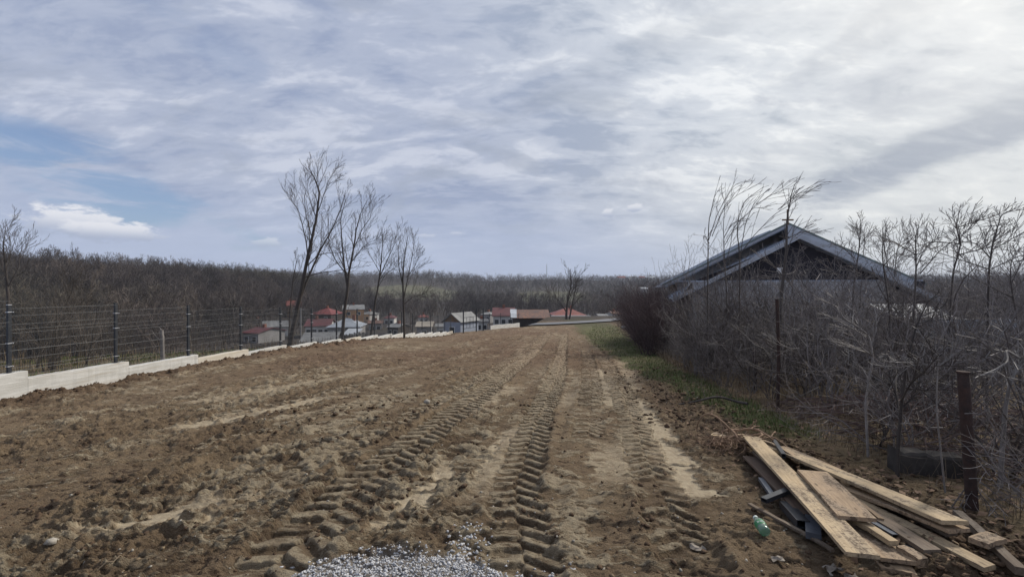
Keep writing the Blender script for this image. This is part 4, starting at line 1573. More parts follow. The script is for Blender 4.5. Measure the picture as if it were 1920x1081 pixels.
def build_village():
    house('zinc_roofed_house', 'house with pale blue-grey metal hip roof among the valley houses', 605, 668, 596, 613, 628, 96, 9, R_ZINC, W_GREY, 'hip', 0.15, (0.7,), 4)
    house('porch', 'small pale metal roofed lean-to in front of the blue-grey hip roofed house', 640, 668, 617, 628, 634, 90, 4, R_PALE, W_GREY, 'shed', 0.0, (), 1, cat='shed')
    house('red_roofed_house', 'house with bright red roof in the valley, behind the maroon roof', 580, 625, 577, 589, 597, 140, 9, R_RED, W_DARK, 'hip', -0.1, (0.5,), 2)
    house('maroon_roofed_house', 'house with long maroon roof beside the blue-grey hip roof', 564, 612, 597, 611, 620, 108, 8, R_MAROON, W_WHITE, 'side', 0.2, (0.35,), 4)
    house('grey_barn', 'low weathered grey barn roof just behind the fence below the maroon roof', 549, 616, 622, 640, 650, 72, 9, R_GREY, W_DARK, 'side', 0.25, (), 0, cat='barn')
    house('orange_walled_house', 'house with orange end wall under a grey roof in the valley', 634, 674, 571, 580, 594, 150, 9, R_GREY, W_ORANGE, 'side', 0.35, (0.5,), 2)
    house('slate_roofed_house', 'dark grey roofed house at the back of the village, above the bright red roof', 566, 602, 565, 575, 582, 170, 9, R_DGREY, W_GREY, 'hip', 0.0, (0.5,), 3)
    house('ruined_house', 'small house with broken orange-red roof left of the village', 526, 553, 563, 573, 584, 150, 8, R_BRIGHT, W_BROWN, 'side', 0.5, (0.3,), 1)
    house('old_tiled_house', 'old house with faded red tiled roof at the left end of the village', 455, 498, 613, 624, 634, 96, 8, R_MAROON, W_GREY, 'side', -0.3, (0.5,), 2)
    house('long_shed', 'long pale grey shed roof at the left end of the village', 476, 522, 601, 613, 622, 110, 9, R_GREY, W_WHITE, 'side', 0.5, (), 1, cat='shed')
    house('beige_shed', 'low shed with beige roof behind the middle of the fence', 775, 808, 602, 612, 620, 95, 7, R_BEIGE, W_GREY, 'side', 0.1, (), 1, cat='shed')
    house('small_shed', 'small grey shed at the right of the beige roofed shed', 812, 836, 606, 612, 619, 98, 6, R_GREY, W_WHITE, 'side', 0.1, (), 1, cat='shed')
    house('gabled_house', 'blue-grey house with brown boarded gable just beyond the gate', 838, 884, 587, 604, 626, 74, 6.5, R_GREY, W_BLUE, 'gable', -0.45, (), 1, W_BROWN)
    house('maroon_cottage', 'cottage with maroon roof left of the rusty barn', 922, 966, 576, 592, 606, 105, 9, R_MAROON, W_WHITE, 'side', 0.0, (0.5,), 3)
    b = house('rusty_barn', 'long barn with rusty sheet roof and one pale sheet at its left end', 957, 1032, 580, 596, 612, 78, 9, R_RUST, W_DARK, 'side', 0.0, (), 0, cat='barn')
    W = (1032 - 957) / F * 78
    ez, tz = at(0, 596, 78).z - b.location.z, at(0, 580, 82.5).z - b.location.z
    Geo().slab([(-W / 2 - 0.05, -4.5, ez + 0.07), (-W / 2 + 1.1, -4.5, ez + 0.07), (-W / 2 + 1.1, 0, tz + 0.07), (-W / 2 - 0.05, 0, tz + 0.07)], 0.04).build('pale_roof_sheet', R_PALE, b)
    house('barn_annex', 'dark lean-to with sloping weathered roof right of the rusty barn', 1026, 1066, 594, 606, 612, 74, 7, R_DGREY, W_DARK, 'shed', -0.5, (), 0, cat='shed')
    house('red_hip_house', 'house with orange-red hip roof behind the twin-trunked tree', 1036, 1101, 577, 591, 604, 118, 11, R_BRIGHT, W_WHITE, 'hip', 0.0, (0.62,), 4)
    house('pale_metal_shed', 'long low shed with pale blue metal roof before the red hip roof', 1037, 1113, 591, 604, 610, 88, 7, R_PALE, W_GREY, 'side', 0.0, (), 0, cat='shed')
    house('white_cottage', 'tiny white cottage among trees right of the red hip roof', 1122, 1142, 588, 592, 600, 110, 6, R_GREY, W_WHITE, 'side', 0.0, (), 1)
    extra = [(462, 480, 598, 604, 610, 132, R_GREY, W_WHITE, 'small grey roofed house at the left edge of the village, above the long shed'),
             (500, 520, 588, 594, 600, 150, R_MAROON, W_GREY, 'small dark red roofed house uphill of the long pale shed'),
             (606, 628, 585, 590, 597, 158, R_DGREY, W_WHITE, 'small dark roofed house right of the bright red roof'),
             (676, 700, 583, 589, 596, 160, R_GREY, W_WHITE, 'small grey roofed house right of the orange walled one'),
             (684, 712, 600, 606, 614, 128, R_RUST, W_GREY, 'rusty roofed outhouse between the second and third trees'),
             (716, 738, 590, 596, 603, 150, R_MAROON, W_WHITE, 'maroon roofed cottage between the third and fourth trees'),
             (728, 756, 606, 613, 622, 112, R_GREY, W_DARK, 'dark shed with grey roof just left of the beige roofed shed'),
             (780, 800, 589, 594, 601, 150, R_BRIGHT, W_WHITE, 'small orange-red roofed cottage above the beige roofed shed'),
             (888, 914, 597, 603, 611, 112, R_DGREY, W_WHITE, 'dark roofed cottage between the gabled house and the maroon cottage'),
             (904, 926, 584, 589, 596, 150, R_GREY, W_GREY, 'small grey house behind and left of the maroon cottage'),
             (1144, 1166, 583, 588, 596, 140, R_RUST, W_WHITE, 'rusty roofed cottage among the trees left of the thicket')]
    for i, (a, b_, c, d, e, Y, rf, wl, lb) in enumerate(extra):
        house('cottage', lb, a, b_, c, d, e, Y, 6.5, rf, wl, ('side', 'hip')[i % 2], (-0.3, 0.25, 0.1)[i % 3], (0.5,), 2)
    # low plank fences of the village yards
    yf = simple_mat('grey_pickets', (0.17, 0.155, 0.14), (0.10, 0.09, 0.08), 0.9, 2, 0.1)
    for i, (x0, x1, py, Y, lb) in enumerate(((470, 545, 634, 84, 'grey board fence of the yard below the faded red roof'), (612, 690, 634, 80, 'grey board fence in front of the blue-grey hip roofed house'),
                                            (690, 772, 622, 90, 'grey board fence running left of the beige roofed shed'))):
        A, B = at(x0, py, Y), at(x1, py, Y)
        fr = empty('yard_fence', (A.x, Y, lz(A.x, Y)))
        tag(fr, lb, 'fence')
        n = 26
        for k in range(n):
            x = (B.x - A.x) * k / n
            zz = lz(A.x + x, Y) - fr.location.z
            Geo().box((x, 0, zz - .1), (x + (B.x - A.x) / n * .86, 0.03, zz + 1.5 + 0.12 * math.sin(k * 2.3))).build('board', yf, fr)
    # far houses on the ridge
    rnd = random.Random(3)
    for i, (px, w, rf, lb) in enumerate(((1166, 15, R_BRIGHT, 'leftmost tiny red roofed house on the far ridge'), (1188, 12, R_GREY, 'tiny grey roofed house on the far ridge, left of the barn roof'),
                                         (1205, 10, R_RED, 'tiny dark red roofed house on the far ridge, between two grey ones'), (1222, 14, R_PALE, 'tiny pale roofed house on the far ridge, rightmost'))):
        house('ridge_house', lb, px - w / 2, px + w / 2, 517.5, 520.5, 525, 620, 9, rf, W_WHITE, 'side', 0, (), 2)
    for i, (px, py, lb) in enumerate(((1216, 550, 'tiny white building on the slope left of the big roof, lower one'), (1208, 541, 'tiny pale building on the slope left of the big roof, upper one'))):
        house('slope_house', lb, px - 7, px + 7, py - 3, py, py + 4, 330, 7, R_PALE, W_WHITE, 'side', 0, (), 1)
    # radio mast on the ridge
    m = empty('radio_mast', (at(1025, 520, 700).x, 700, lz(at(1025, 520, 700).x, 700)))
    tag(m, 'thin radio mast standing on the wooded ridge', 'mast')
    zt = at(1025, 495, 700).z - m.location.z
    g = Geo()
    for a in range(3):
        c, s = math.cos(a * 2.094), math.sin(a * 2.094)
        g.tube([(c * 0.7, s * 0.7, 0), (c * 0.35, s * 0.35, zt)], 0.14, 4)
    g.build('legs', W_GREY, m)
    g = Geo()
    nb = 22
    for i in range(nb):
        for a in range(3):
            r0 = 0.7 - 0.35 * i / nb
            r1 = 0.7 - 0.35 * (i + 1) / nb
            g.tube([(math.cos(a * 2.094) * r0, math.sin(a * 2.094) * r0, zt * i / nb), (math.cos((a + 1) * 2.094) * r1, math.sin((a + 1) * 2.094) * r1, zt * (i + 1) / nb)], 0.06, 3)
    g.build('lattice', W_GREY, m)
    # road beyond the end of the field
    m_ = simple_mat('worn_asphalt', (0.17, 0.172, 0.18), (0.14, 0.14, 0.15), 0.9, 0.6, 0.2)
    V, Fq = [], []
    path = [(2.0, 59.0), (4, 59.5), (8, 62), (13, 66), (18, 72), (24, 78), (34, 84)]
    n = 60
    for i in range(n + 1):
        f = i / n * (len(path) - 1)
        k = min(int(f), len(path) - 2)
        c = Vector(path[k]).lerp(Vector(path[k + 1]), f - k)
        d = (Vector(path[k + 1]) - Vector(path[k])).normalized()
        nn = Vector((-d.y, d.x))
        for s in (-1.5, 0, 1.5):
            q = c + nn * s
            V.append((q.x, q.y, lz(q.x, q.y) + 0.16))
    for i in range(n):
        for j in range(2):
            Fq.append((i * 3 + j, i * 3 + j + 1, (i + 1) * 3 + j + 1, (i + 1) * 3 + j))
    tag(mesh_obj('road', V, Fq, m_), kind='structure')
    # utility pole in the village
    for px, Y, hh, lb in ((564, 100, 7.0, 'grey concrete utility pole left of the maroon roofed house'),):
        p = at(px, 610, Y)
        z = lz(p.x, Y)
        root = empty('utility_pole', (p.x, Y, z))
        tag(root, lb, 'pole')
        Geo().tube([(0, 0, -0.2), (0, 0, at(px, 577, Y).z - z)], [0.16, 0.10], 8).build('pole_shaft', W_GREY, root)
        Geo().box((-0.7, -0.05, at(px, 580, Y).z - z), (0.7, 0.05, at(px, 580, Y).z - z + 0.1)).build('crossarm', W_GREY, root)


build_village()


# ---------------------------------------------------------------- the large gabled building on the right
def build_barn():
    W_WALL = simple_mat("plastered_wall", (0.44, 0.43, 0.43), (0.29, 0.28, 0.285), 0.9, 1.4, 0.15)
    W_GAB = simple_mat("dark_gable", (0.035, 0.032, 0.040), (0.025, 0.022, 0.028), 0.85, 1.0, 0.2)
    FASC = simple_mat("grey_fascia", (0.42, 0.44, 0.48), (0.33, 0.345, 0.375), 0.7, 2.0, 0.1)
    EDGE = simple_mat("green_flashing", (0.16, 0.20, 0.19), (0.11, 0.14, 0.13), 0.5, 2.0, 0.0)
    SHEET = roof_mat("standing_seam_sheet", (0.38, 0.43, 0.50), (0.29, 0.33, 0.40), rib=0.2, metal=0.2, rough=0.45)
    SEAM = simple_mat("seam_cap", (0.42, 0.46, 0.53), (0.22, 0.25, 0.3), 0.45, 2.0, 0.0)
    rot = math.radians(-14)
    apex = at(1477, 420, 20.0)
    root = empty('gabled_building', (apex.x, apex.y, lz(apex.x, apex.y)), rot)
    tag(root, 'large building with blue-grey sheet roof and dark gable behind the thicket on the right', 'building')
    o = Vector(root.location)
    H = apex.z - o.z                       # ridge height of the main roof
    hw, dep = 5.0, 8.2
    slope = (H - (at(1255, 535, 21).z - o.z)) / hw
    eave = H - slope * hw
    # main (rear) section
    Geo().slab([(-hw, 2.3, eave), (0, 0, H), (0, dep, H), (-hw, dep, eave)], 0.14).build('roof', SHEET, root)
    rf = Geo().slab([(0.004, 0, H), (hw, 0, eave), (hw, dep, eave), (0.004, dep, H)], 0.14).build('roof', SHEET, root)
    for i in range(15):
        y = 2.5 + i * (dep - 2.7) / 14
        Geo().slab([(-hw, y - .02, eave + .05), (0, y - .02, H + .05), (0, y + .02, H + .05), (-hw, y + .02, eave + .05)], 0.045).build('seam', SEAM, rf)
    # rake boards of the main section
    for s in (-1, 1):
        g = Geo()
        dp = 0.11 if s < 0 else 0.55
        ye = 2.25 if s < 0 else -0.05
        q = [(0, -0.05, H + 0.03), (s * (hw + 0.05), ye, eave + 0.03), (s * (hw + 0.05), ye, eave - dp), (0, -0.05, H - dp)]
        g.prism(q, (0, 0.045, 0))
        g.build('rake_board', FASC, root)
        g = Geo()
        q = [(0, -0.08, H + 0.07), (s * (hw + 0.1), ye - 0.03, eave + 0.07), (s * (hw + 0.1), ye - 0.03, eave + 0.0), (0, -0.08, H + 0.0)]
        g.prism(q, (0, 0.10, 0))
        g.build('edge_flashing', EDGE, root)
    Geo().prism([(-hw + .7, 2.6, 0), (hw - .7, 2.6, 0), (hw - .7, 2.6, eave + .30), (0, 2.6, H - .3), (-hw + .7, 2.6, eave + .30)], (0, dep - 3.1, 0)).build('rear_wall', W_WALL, root)
    # front section, roof a little lower
    fw, fd, drop = 4.9, 1.4, 0.66
    fh = H - drop
    fe = fh - slope * fw
    for s in (-1, 1):
        g = Geo()
        yb = 2.5 if s < 0 else -0.1
        quad = [(s * fw, -fd, fe), (s * 0.004, -fd, fh), (s * 0.004, yb, fh), (s * fw, yb, fe)]
        g.slab(quad if s < 0 else quad[::-1], 0.12)
        r2 = g.build('roof', SHEET, root)
        for i in range(7 if s < 0 else 3):
            y = -fd + 0.2 + i * 0.58
            qd = [(s * fw, y - .018, fe + .05), (0, y - .018, fh + .05), (0, y + .018, fh + .05), (s * fw, y + .018, fe + .05)]
            Geo().slab(qd if s < 0 else qd[::-1], 0.045).build('seam', SEAM, r2)
        q = [(0, -fd - 0.05, fh + 0.05), (s * (fw + 0.05), -fd - 0.05, fe + 0.05), (s * (fw + 0.05), -fd - 0.05, fe - 0.13), (0, -fd - 0.05, fh - 0.13)]
        Geo().prism(q, (0, 0.045, 0)).build('rake_board', FASC, root)
        # purlin ends under the overhang
    sp = at(1300, 527, 18.5)
    zt = sp.z - o.z
    k = 0.45
    wl, wr = -fw + 0.85, fw - 1.6
    Geo().box((wl, -fd + k, 0), (wr, 0.45, zt)).build('front_wall', W_WALL, root)
    Geo().prism([(-fw + .3, -fd + k + .03, fe + slope * .3 - .14), (0, -fd + k + .03, fh - .14), (fw - .3, -fd + k + .03, fe + slope * .3 - .14), (fw - .3, -fd + k + .03, fe - .1), (wr, -fd + k + .03, zt + 0.003),
                 (wl, -fd + k + .03, zt + .003), (-fw + .3, -fd + k + .03, fe - .1)], (0, 0.06, 0)).build('gable', W_GAB, root)
    Geo().box((-fw, -fd + k + 0.01, zt + 0.0), (fw - 0.4, -fd + k + 0.025, zt + 0.06)).build('beam', SEAM, root)
    for x in (wr + 1.1,):
        Geo().box((x - .1, -fd + k - .1, 0), (x + .1, -fd + k + .1, zt - 0.005)).build('column', W_GAB, root)
    # eaves gutter
    Geo().tube([(-hw - .05, 2.35, eave - .05), (-hw - .05, dep, eave - .05)], 0.06, 8).build('gutter', SEAM, root)
    # cross on the peak
    c = at(1477, 419, 19.9)
    cr = empty('cross_finial', c)
    tag(cr, 'small brown cross standing on the peak of the big roof', 'cross')
    g = Geo()
    g.box((-0.03, -0.03, -0.05), (0.03, 0.03, 0.62))
    g.build('upright', W_BROWN, cr)
    Geo().box((-0.24, -0.034, 0.13), (0.24, 0.034, 0.19)).build('crossbar', W_BROWN, cr)
    # yard lamp on a wire in front of the gable
    lp = at(1463, 505, 16.0)
    lamp = empty('yard_lamp', lp)
    tag(lamp, 'small white yard lamp in front of the dark gable', 'lamp')
    wm = simple_mat('white_plastic', (0.78, 0.78, 0.78), (0.7, 0.7, 0.7), 0.4, 3, 0.0)
    Geo().box((-0.09, -0.05, -0.06), (0.05, 0.06, 0.07)).build('lamp_housing', wm, lamp)
    Geo().lathe([(0.03, -0.14), (0.06, -0.12), (0.065, -0.06), (0.03, -0.05)], 12).build('lamp_shade', wm, lamp)
    g = Geo().tube([(0.03, 0.03, 0.05), (0.10, 0.03, 0.30), (0.22, 0.04, 0.42)], 0.008, 5)
    g.build('lamp_arm', M_POST, lamp)
    # mast-like pole that carries it (a slim dead trunk)
    # outbuilding with corrugated pale sheets, seen through the branches at the right
    shed = empty('sheet_outbuilding', (13.15, 13.2, lz(13.15, 13.2)), -0.06)
    tag(shed, 'low outbuilding of pale corrugated metal sheets behind the thicket at the right', 'outbuilding')
    so = shed.location
    zt = at(1790, 597, 13.2).z - so.z
    sm = simple_mat('galvanised_sheet', (0.50, 0.53, 0.58), (0.36, 0.38, 0.42), 0.5, 3, 0.1, metal=0.3)
    n = 24
    for i in range(6):
        V, Fq = [], []
        z0, z1 = zt - 0.16 * (i + 1), zt - 0.16 * i - 0.012
        for j in range(n + 1):
            x = -1.3 + 2.8 * j / n
            yy = 0.03 * math.sin(j * 1.7) - 0.012 * i
            V += [(x, yy, z0), (x, yy - 0.02, z1), (x, yy + 0.02, z0), (x, yy + 0.015, z1)]
        for j in range(n):
            a = j * 4
            Fq += [(a, a + 4, a + 5, a + 1), (a + 2, a + 3, a + 7, a + 6), (a + 1, a + 5, a + 7, a + 3), (a, a + 2, a + 6, a + 4)]
        mesh_obj('metal_sheet', V, Fq, sm, shed)
    Geo().box((-1.3, 0.05, 0), (1.5, 1.6, zt - 0.1)).build('wall', W_GREY, shed)
    Geo().slab([(-1.4, 0.1, zt - 0.02), (1.6, 0.1, zt - 0.02), (1.6, 1.8, zt - 0.1), (-1.4, 1.8, zt - 0.1)], 0.05).build('roof', R_GREY, shed)
    s2 = empty('small_sheet_roof', (at(1712, 600, 15.5).x, 15.5, lz(10, 15.5)), 0.0)
    tag(s2, 'small pale sheet-roofed lean-to beside the right end of the big building', 'shed')
    z = at(1712, 588, 15.5).z - s2.location.z
    Geo().slab([(-0.8, -0.8, z - 0.25), (1.2, -0.8, z - 0.25), (1.2, 0.9, z + 0.3), (-0.8, 0.9, z + 0.3)], 0.05).build('roof', R_PALE, s2)
    Geo().box((-0.7, -0.6, 0), (1.1, 0.8, z - 0.34)).build('wall', W_WHITE, s2)
    cv = at(1850, 580, 22)
    v = empty('parked_van', (cv.x, 22, lz(cv.x, 22)), 0.2)
    tag(v, 'white van roof showing above the corrugated sheets at the far right', 'van')
    zz = cv.z - v.location.z
    g = Geo()
    g.prism([(-1.9, -0.8, 0.3), (2.0, -0.8, 0.3), (2.0, -0.8, 1.0), (1.3, -0.8, 1.15), (0.9, -0.8, zz - .04), (0.7, -0.8, zz), (-1.75, -0.8, zz), (-1.9, -0.8, zz - .1)], (0, 1.6, 0))
    g.build('body', wm, v)
    Geo().box((-1.5, -0.82, zz - 0.75), (0.6, -0.803, zz - 0.25)).build('window', M_GLASS, v)
    for x in (-1.2, 1.25):
        Geo().tube([(x, -0.86, 0.32), (x, -0.70, 0.32)], 0.32, 14).build('wheel', M_POST, v)


build_barn()

# ---------------------------------------------------------------- thicket on the right
def build_thicket():
    rnd = random.Random(21)
    kinds = []
    for i in range(6):
        hb = dict(HABIT_SHRUB, ang=0.75 + 0.08 * i, wob=0.17 + 0.02 * i)
        kinds.append(('thicket_shrub', tree_mesh(100 + i, 2.45, hb, 8, 0.34, 0.018, 2), (M_TWIG, M_BROWNTWIG, M_TWIG)[i % 3],
                      'grey-twigged leafless shrub in the dense thicket on the right, one of many', 'shrubs forming the thicket on the right'))
    for i in range(2):
        hb = dict(HABIT_SHRUB, ang=0.7, wob=0.12, kids=[0, 6, 7, 7], step=0.3)
        kinds.append(('dense_bush', tree_mesh(120 + i, 2.3, hb, 16, 0.5, 0.014, 2), M_TWIGRED,
                      'dense reddish-brown leafless bush at the far end of the thicket, one of several', 'reddish bushes at the far end of the thicket'))
    first = {}

    def put(ki, x, y, s, sz=1.0, tilt=0.12):
        name, g, mat, lb, grp = kinds[ki]
        if ki not in first:
            o = g.build(name, mat)
            first[ki] = o
        else:
            o = first[ki].copy()
            COL.objects.link(o)
        o.location = (x, y, lz(x, y) - 0.04)
        o.rotation_euler = (rnd.gauss(0, tilt), rnd.gauss(0, tilt), rnd.random() * 6.28)
        o.scale = (s, s, s * sz)
        p = 960 + F * x / y
        if ki < 6:
            w = zone(p, ((1290, 'near the reddish bushes'), (1420, 'before the left roof slope'), (1560, 'before the gable wall'),
                         (1700, 'below the right roof slope'), (1830, 'around the rusty post'), (99999, 'at the right edge, beyond the rusty post')))
            d_ = 'near the front' if y < 8 else ('in the middle rows' if y < 15 else 'at the back')
            lb = ('grey' if mat is M_TWIG else 'dark brown') + '-twigged bare shrub ' + d_ + ', ' + w
            grp = lb.replace('shrub', 'shrubs')
        tag(o, lb, 'shrub', grp)

    n = 0
    y = 3.3
    while y < 34:
        hx = float(hedge_x(y))
        rows = 6 if y < 16 else 4
        for r in range(rows):
            x = hx + 0.35 + r * (0.75 + 0.03 * y) + rnd.uniform(-0.3, 0.3)
            yy = y + rnd.uniform(-0.35, 0.35)
            if x / yy > 0.84 and rnd.random() < 0.45: continue
            if x > 6.6 and yy > 15.2 and x < 17 and (x - 6.6) > (yy - 21) * 0.25: continue
            if y > 19 and r < 3 and rnd.random() < 0.7:
                put(6 + n % 2, x, yy, 1.05 + 0.35 * rnd.random(), 0.85)
            else:
                # low dense growth; overall height about eye level
                if yy < 8.5 and rnd.random() < 0.38: continue
                s = (0.70 + 0.45 * rnd.random()) * (0.86 if y < 5 else 1.0) * (1.22 if y > 8.5 and r > 0 else 1.0) * (0.8 if r == 0 else 1)
                put(n % 6, x, yy, s)
            n += 1
        y += 0.50 + 0.032 * y
    for k in range(5):
        yy = 12.0 + 0.5 * k
        put(k % 6, yy * (0.41 + 0.03 * k), yy, 1.0 + 0.2 * rnd.random(), 1.25, 0.04)
    for k in range(26):
        yy = 17.5 + 13 * (k + rnd.random()) / 26
        xl, xr = 0.285 * yy, min(6.8 + (yy - 20) * 0.22, 0.40 * yy)
        put(6 + k % 2, xl + (xr - xl) * rnd.random(), yy, 1.15 + 0.3 * rnd.random(), 0.95)
    # farther scrub at the right, in the gardens
    for k in range(70):
        y = 9 + rnd.random() * 14
        x = y * (0.80 + 0.45 * rnd.random())
        if 12 < y and 960 + F * x / y < 1700: continue
        if y < 13.6 and 960 + F * x / y > 1660 and rnd.random() < 0.65: continue
        put(k % 6, x, y, 1.0 + 0.4 * rnd.random(), 0.95)
    for k in range(80):
        y = 24 + rnd.random() * 30
        x = y * (0.82 + 0.5 * rnd.random())
        put(k % 6, x, y, 1.5 + 0.9 * rnd.random(), 0.9)
    print('thicket', n)

    # tall bent whips above the hedge
    W = dict(HABIT_TREE, rmin=0.0045, step=0.3, kids=[0, 2, 4, 5], trop=(0.9, 0, 0.25), trop_k=0.10, ang=0.45, start=0.2, wob=0.09)

    def cp(x, y): return (1150 + x / 3.727, 330 + y / 3.727)
    sets = [
        ('tall slim sapling with whips bending right, leftmost above the hedge', 12.0, [(655, 1000), (658, 800), (662, 560), (662, 430), (670, 300), (700, 170), (720, 90)], [[(665, 450), (720, 270), (770, 170), (830, 70), (875, 50)], [(690, 420), (740, 240), (800, 160), (905, 105)], [(670, 470), (610, 420), (570, 440), (565, 500)]]),
        ('sapling with sparse curved whips, second from the left above the hedge', 12.6, [(800, 1000), (790, 780), (775, 560), (770, 430), (830, 330), (900, 300)], [[(775, 500), (760, 350), (765, 200), (740, 150)], [(790, 600), (840, 450), (860, 380), (930, 330)], [(780, 480), (850, 330), (950, 230), (1000, 240)]]),
        ('sapling with long whips arching right, between the roof slope and the peak', 11.5, [(880, 950), (882, 760), (885, 560), (865, 400), (875, 280), (920, 170), (1050, 75)], [[(885, 560), (930, 330), (990, 200), (1060, 120), (1140, 75)], [(890, 540), (960, 420), (1080, 280), (1180, 210), (1335, 95)], [(1000, 200), (1080, 140), (1190, 95)], [(1150, 235), (1200, 160), (1290, 90)]]),
        ('tallest straight sapling rising past the roof peak', 10.4, [(1160, 1081), (1165, 900), (1195, 650), (1212, 480), (1208, 380), (1220, 260), (1245, 130), (1267, 55)], [[(1225, 250), (1260, 150), (1330, 95)], [(1200, 600), (1250, 440), (1330, 385), (1395, 385)], [(1190, 700), (1130, 600), (1110, 560)], [(1210, 440), (1280, 400), (1340, 390)]]),
    ]
    for i, (lb, Y, main, subs) in enumerate(sets):
        stems = [([cp(*p) for p in main], 0.020 if i != 3 else 0.042, 0.005)] + [([cp(*p) for p in s], 0.010, 0.0035) for s in subs]
        guided_tree('whip_sapling', lb, 'sapling', Y, cp(*main[0]), stems, W, 50 + i, 0.04, side=0.55, depth=1, dens=8, mat=M_BARK, bmat=M_TWIG)
    # bare plum shrubs with short spurs against the sky
    def cq(x, y): return (1500 + x / 3.379, 380 + y / 3.379)
    sets = [
        ('plum shrub with knobbly twigs beside the lower end of the roof edge', 9.0, [(300, 900), (330, 700), (345, 480), (370, 330), (380, 220), (385, 110)], [[(370, 340), (410, 240), (430, 150)], [(345, 350), (330, 280), (310, 250)], [(400, 330), (480, 240), (545, 140)]]),
        ('plum shrub forking low, just right of the roof end', 8.2, [(560, 950), (570, 700), (540, 480), (525, 380), (520, 280), (545, 200)], [[(600, 470), (640, 300), (740, 140)], [(560, 430), (600, 320), (650, 250), (690, 190)], [(530, 400), (480, 330), (450, 360)]]),
        ('plum shrub with fine upright twigs against the pale sky, centre of the right group', 7.6, [(690, 1000), (720, 700), (735, 470), (735, 320), (730, 230), (750, 150)], [[(740, 400), (800, 300), (880, 230), (860, 160)], [(735, 330), (700, 240), (690, 180)], [(760, 450), (830, 300), (930, 200), (940, 130)]]),
        ('tall plum shrub with a forked top, second from the right edge', 7.0, [(930, 1050), (950, 700), (970, 430), (1020, 270), (990, 150), (1010, 50)], [[(1020, 270), (1070, 200), (1120, 130), (1125, 60)], [(1010, 260), (960, 230), (920, 270)], [(985, 160), (940, 120)], [(1000, 330), (1090, 300), (1140, 240)]]),
        ('tall plum shrub with a long single shoot, nearest the right edge', 6.6, [(1180, 1050), (1190, 700), (1200, 400), (1220, 260), (1250, 160), (1275, 80), (1315, 55)], [[(1215, 300), (1180, 210)], [(1205, 350), (1280, 240), (1300, 210)], [(1195, 420), (1130, 340), (1110, 280)], [(1210, 420), (1290, 340), (1330, 330)]]),
        ('low spreading plum shrub running off the right edge', 6.2, [(1400, 1000), (1390, 800), (1350, 600), (1330, 460), (1340, 360)], [[(1350, 600), (1280, 500), (1250, 420)], [(1345, 500), (1400, 400), (1440, 350)]]),
    ]
    for i, (lb, Y, main, subs) in enumerate(sets):
        stems = [([cq(*p) for p in main], 0.018, 0.005)] + [([cq(*p) for p in s], 0.009, 0.004) for s in subs]
        guided_tree('plum_shrub', lb, 'shrub', Y, cq(*main[0]), stems, dict(HABIT_PLUM, rmin=0.003, wob=0.09, ang=0.7), 150 + i, 0.04, side=0.42, depth=1, dens=11, mat=M_BARK, bmat=M_TWIG)
    # the leaning trunks and pale arching branches inside the thicket
    def cr(x, y): return (1500 + x / 2.702, 560 + y / 2.702)
    arcs = [
        ('leaning_sapling', 'pale-barked forked trunk in the thicket, left of the rusty post', 4.6, [(490, 900), (500, 700), (515, 540), (540, 330), (590, 130), (650, 10)], [[(505, 600), (620, 480), (760, 410)], [(510, 520), (480, 400), (460, 330), (430, 240)]], 0.020, M_TREEBARK),
        ('arching_branch', 'thick grey bough arching across to the right edge above the rusty post', 4.3, [(1010, 700), (1040, 520), (1080, 380), (1140, 290)], [[(1110, 300), (980, 250), (930, 300), (800, 330), (660, 350)], [(1120, 300), (1110, 230), (1060, 100), (1030, 60)]], 0.024, M_PALETWIG),
        ('dark_sapling', 'dark leaning trunk in the thicket behind the plank pile', 5.6, [(420, 900), (400, 760), (470, 600), (520, 560)], [[(400, 760), (330, 690), (280, 640)], [(450, 640), (500, 520), (560, 430)]], 0.022, M_BARK),
        ('pale_bough', 'pale crooked bough with sunlight painted into its bark, in the upper thicket', 5.2, [(350, 740), (330, 520), (370, 300), (350, 180), (210, 90), (190, 10)], [[(370, 290), (310, 250), (230, 150)], [(340, 200), (330, 150), (400, 60)]], 0.015, M_PALETWIG),  # pale bark colour stands in for sunlight on this bough
        ('pale_whip', 'pale hooked shoot in the thicket above the rusty post', 4.2, [(745, 800), (690, 560), (695, 390), (705, 290), (640, 240)], [[(700, 350), (640, 300)]], 0.008, M_PALETWIG),
        ('fallen_sapling', 'slim grey sapling fallen diagonally at the right edge', 3.9, [(700, 830), (880, 900), (960, 960), (1100, 1070)], [[(780, 700), (840, 800), (930, 850)], [(860, 880), (850, 960), (900, 1060)]], 0.008, M_TWIG),
    ]
    for i, (nm, lb, Y, main, subs, r, mt) in enumerate(arcs):
        stems = [([cr(*p) for p in main], r, r * 0.35)] + [([cr(*p) for p in s], r * 0.6, 0.004) for s in subs]
        guided_tree(nm, lb, 'branch' if 'sapling' not in nm else 'sapling', Y, cr(*main[0]), stems, HABIT_PLUM, 250 + i, 0.04, side=0.35, depth=1, dens=9, mat=mt, bmat=mt)
    # more shoots through the thicket, pale colour painted to look sunlit
    g = Geo()
    r2 = random.Random(77)
    for k in range(190):
        y = 4.0 + r2.random() ** 1.3 * 9
        x = float(hedge_x(y)) + 0.1 + r2.random() * 2.6
        z = lz(x, y)
        p = Vector((x, y, z + r2.uniform(0.3, 1.3)))
        d = Vector((r2.gauss(0, 1), r2.gauss(0, .7), r2.uniform(-0.2, 1.2))).normalized()
        grow(g, p, d, r2.uniform(0.3, 0.9), r2.uniform(0.003, 0.007), 1, dict(HABIT_PLUM, wob=0.22, kids=[0, 3, 3, 3]), r2)
    tag(g.build('pale_shoots', M_PALETWIG), 'pale crooked shoots tangled all through the near thicket', 'branches', kind='stuff')


build_thicket()


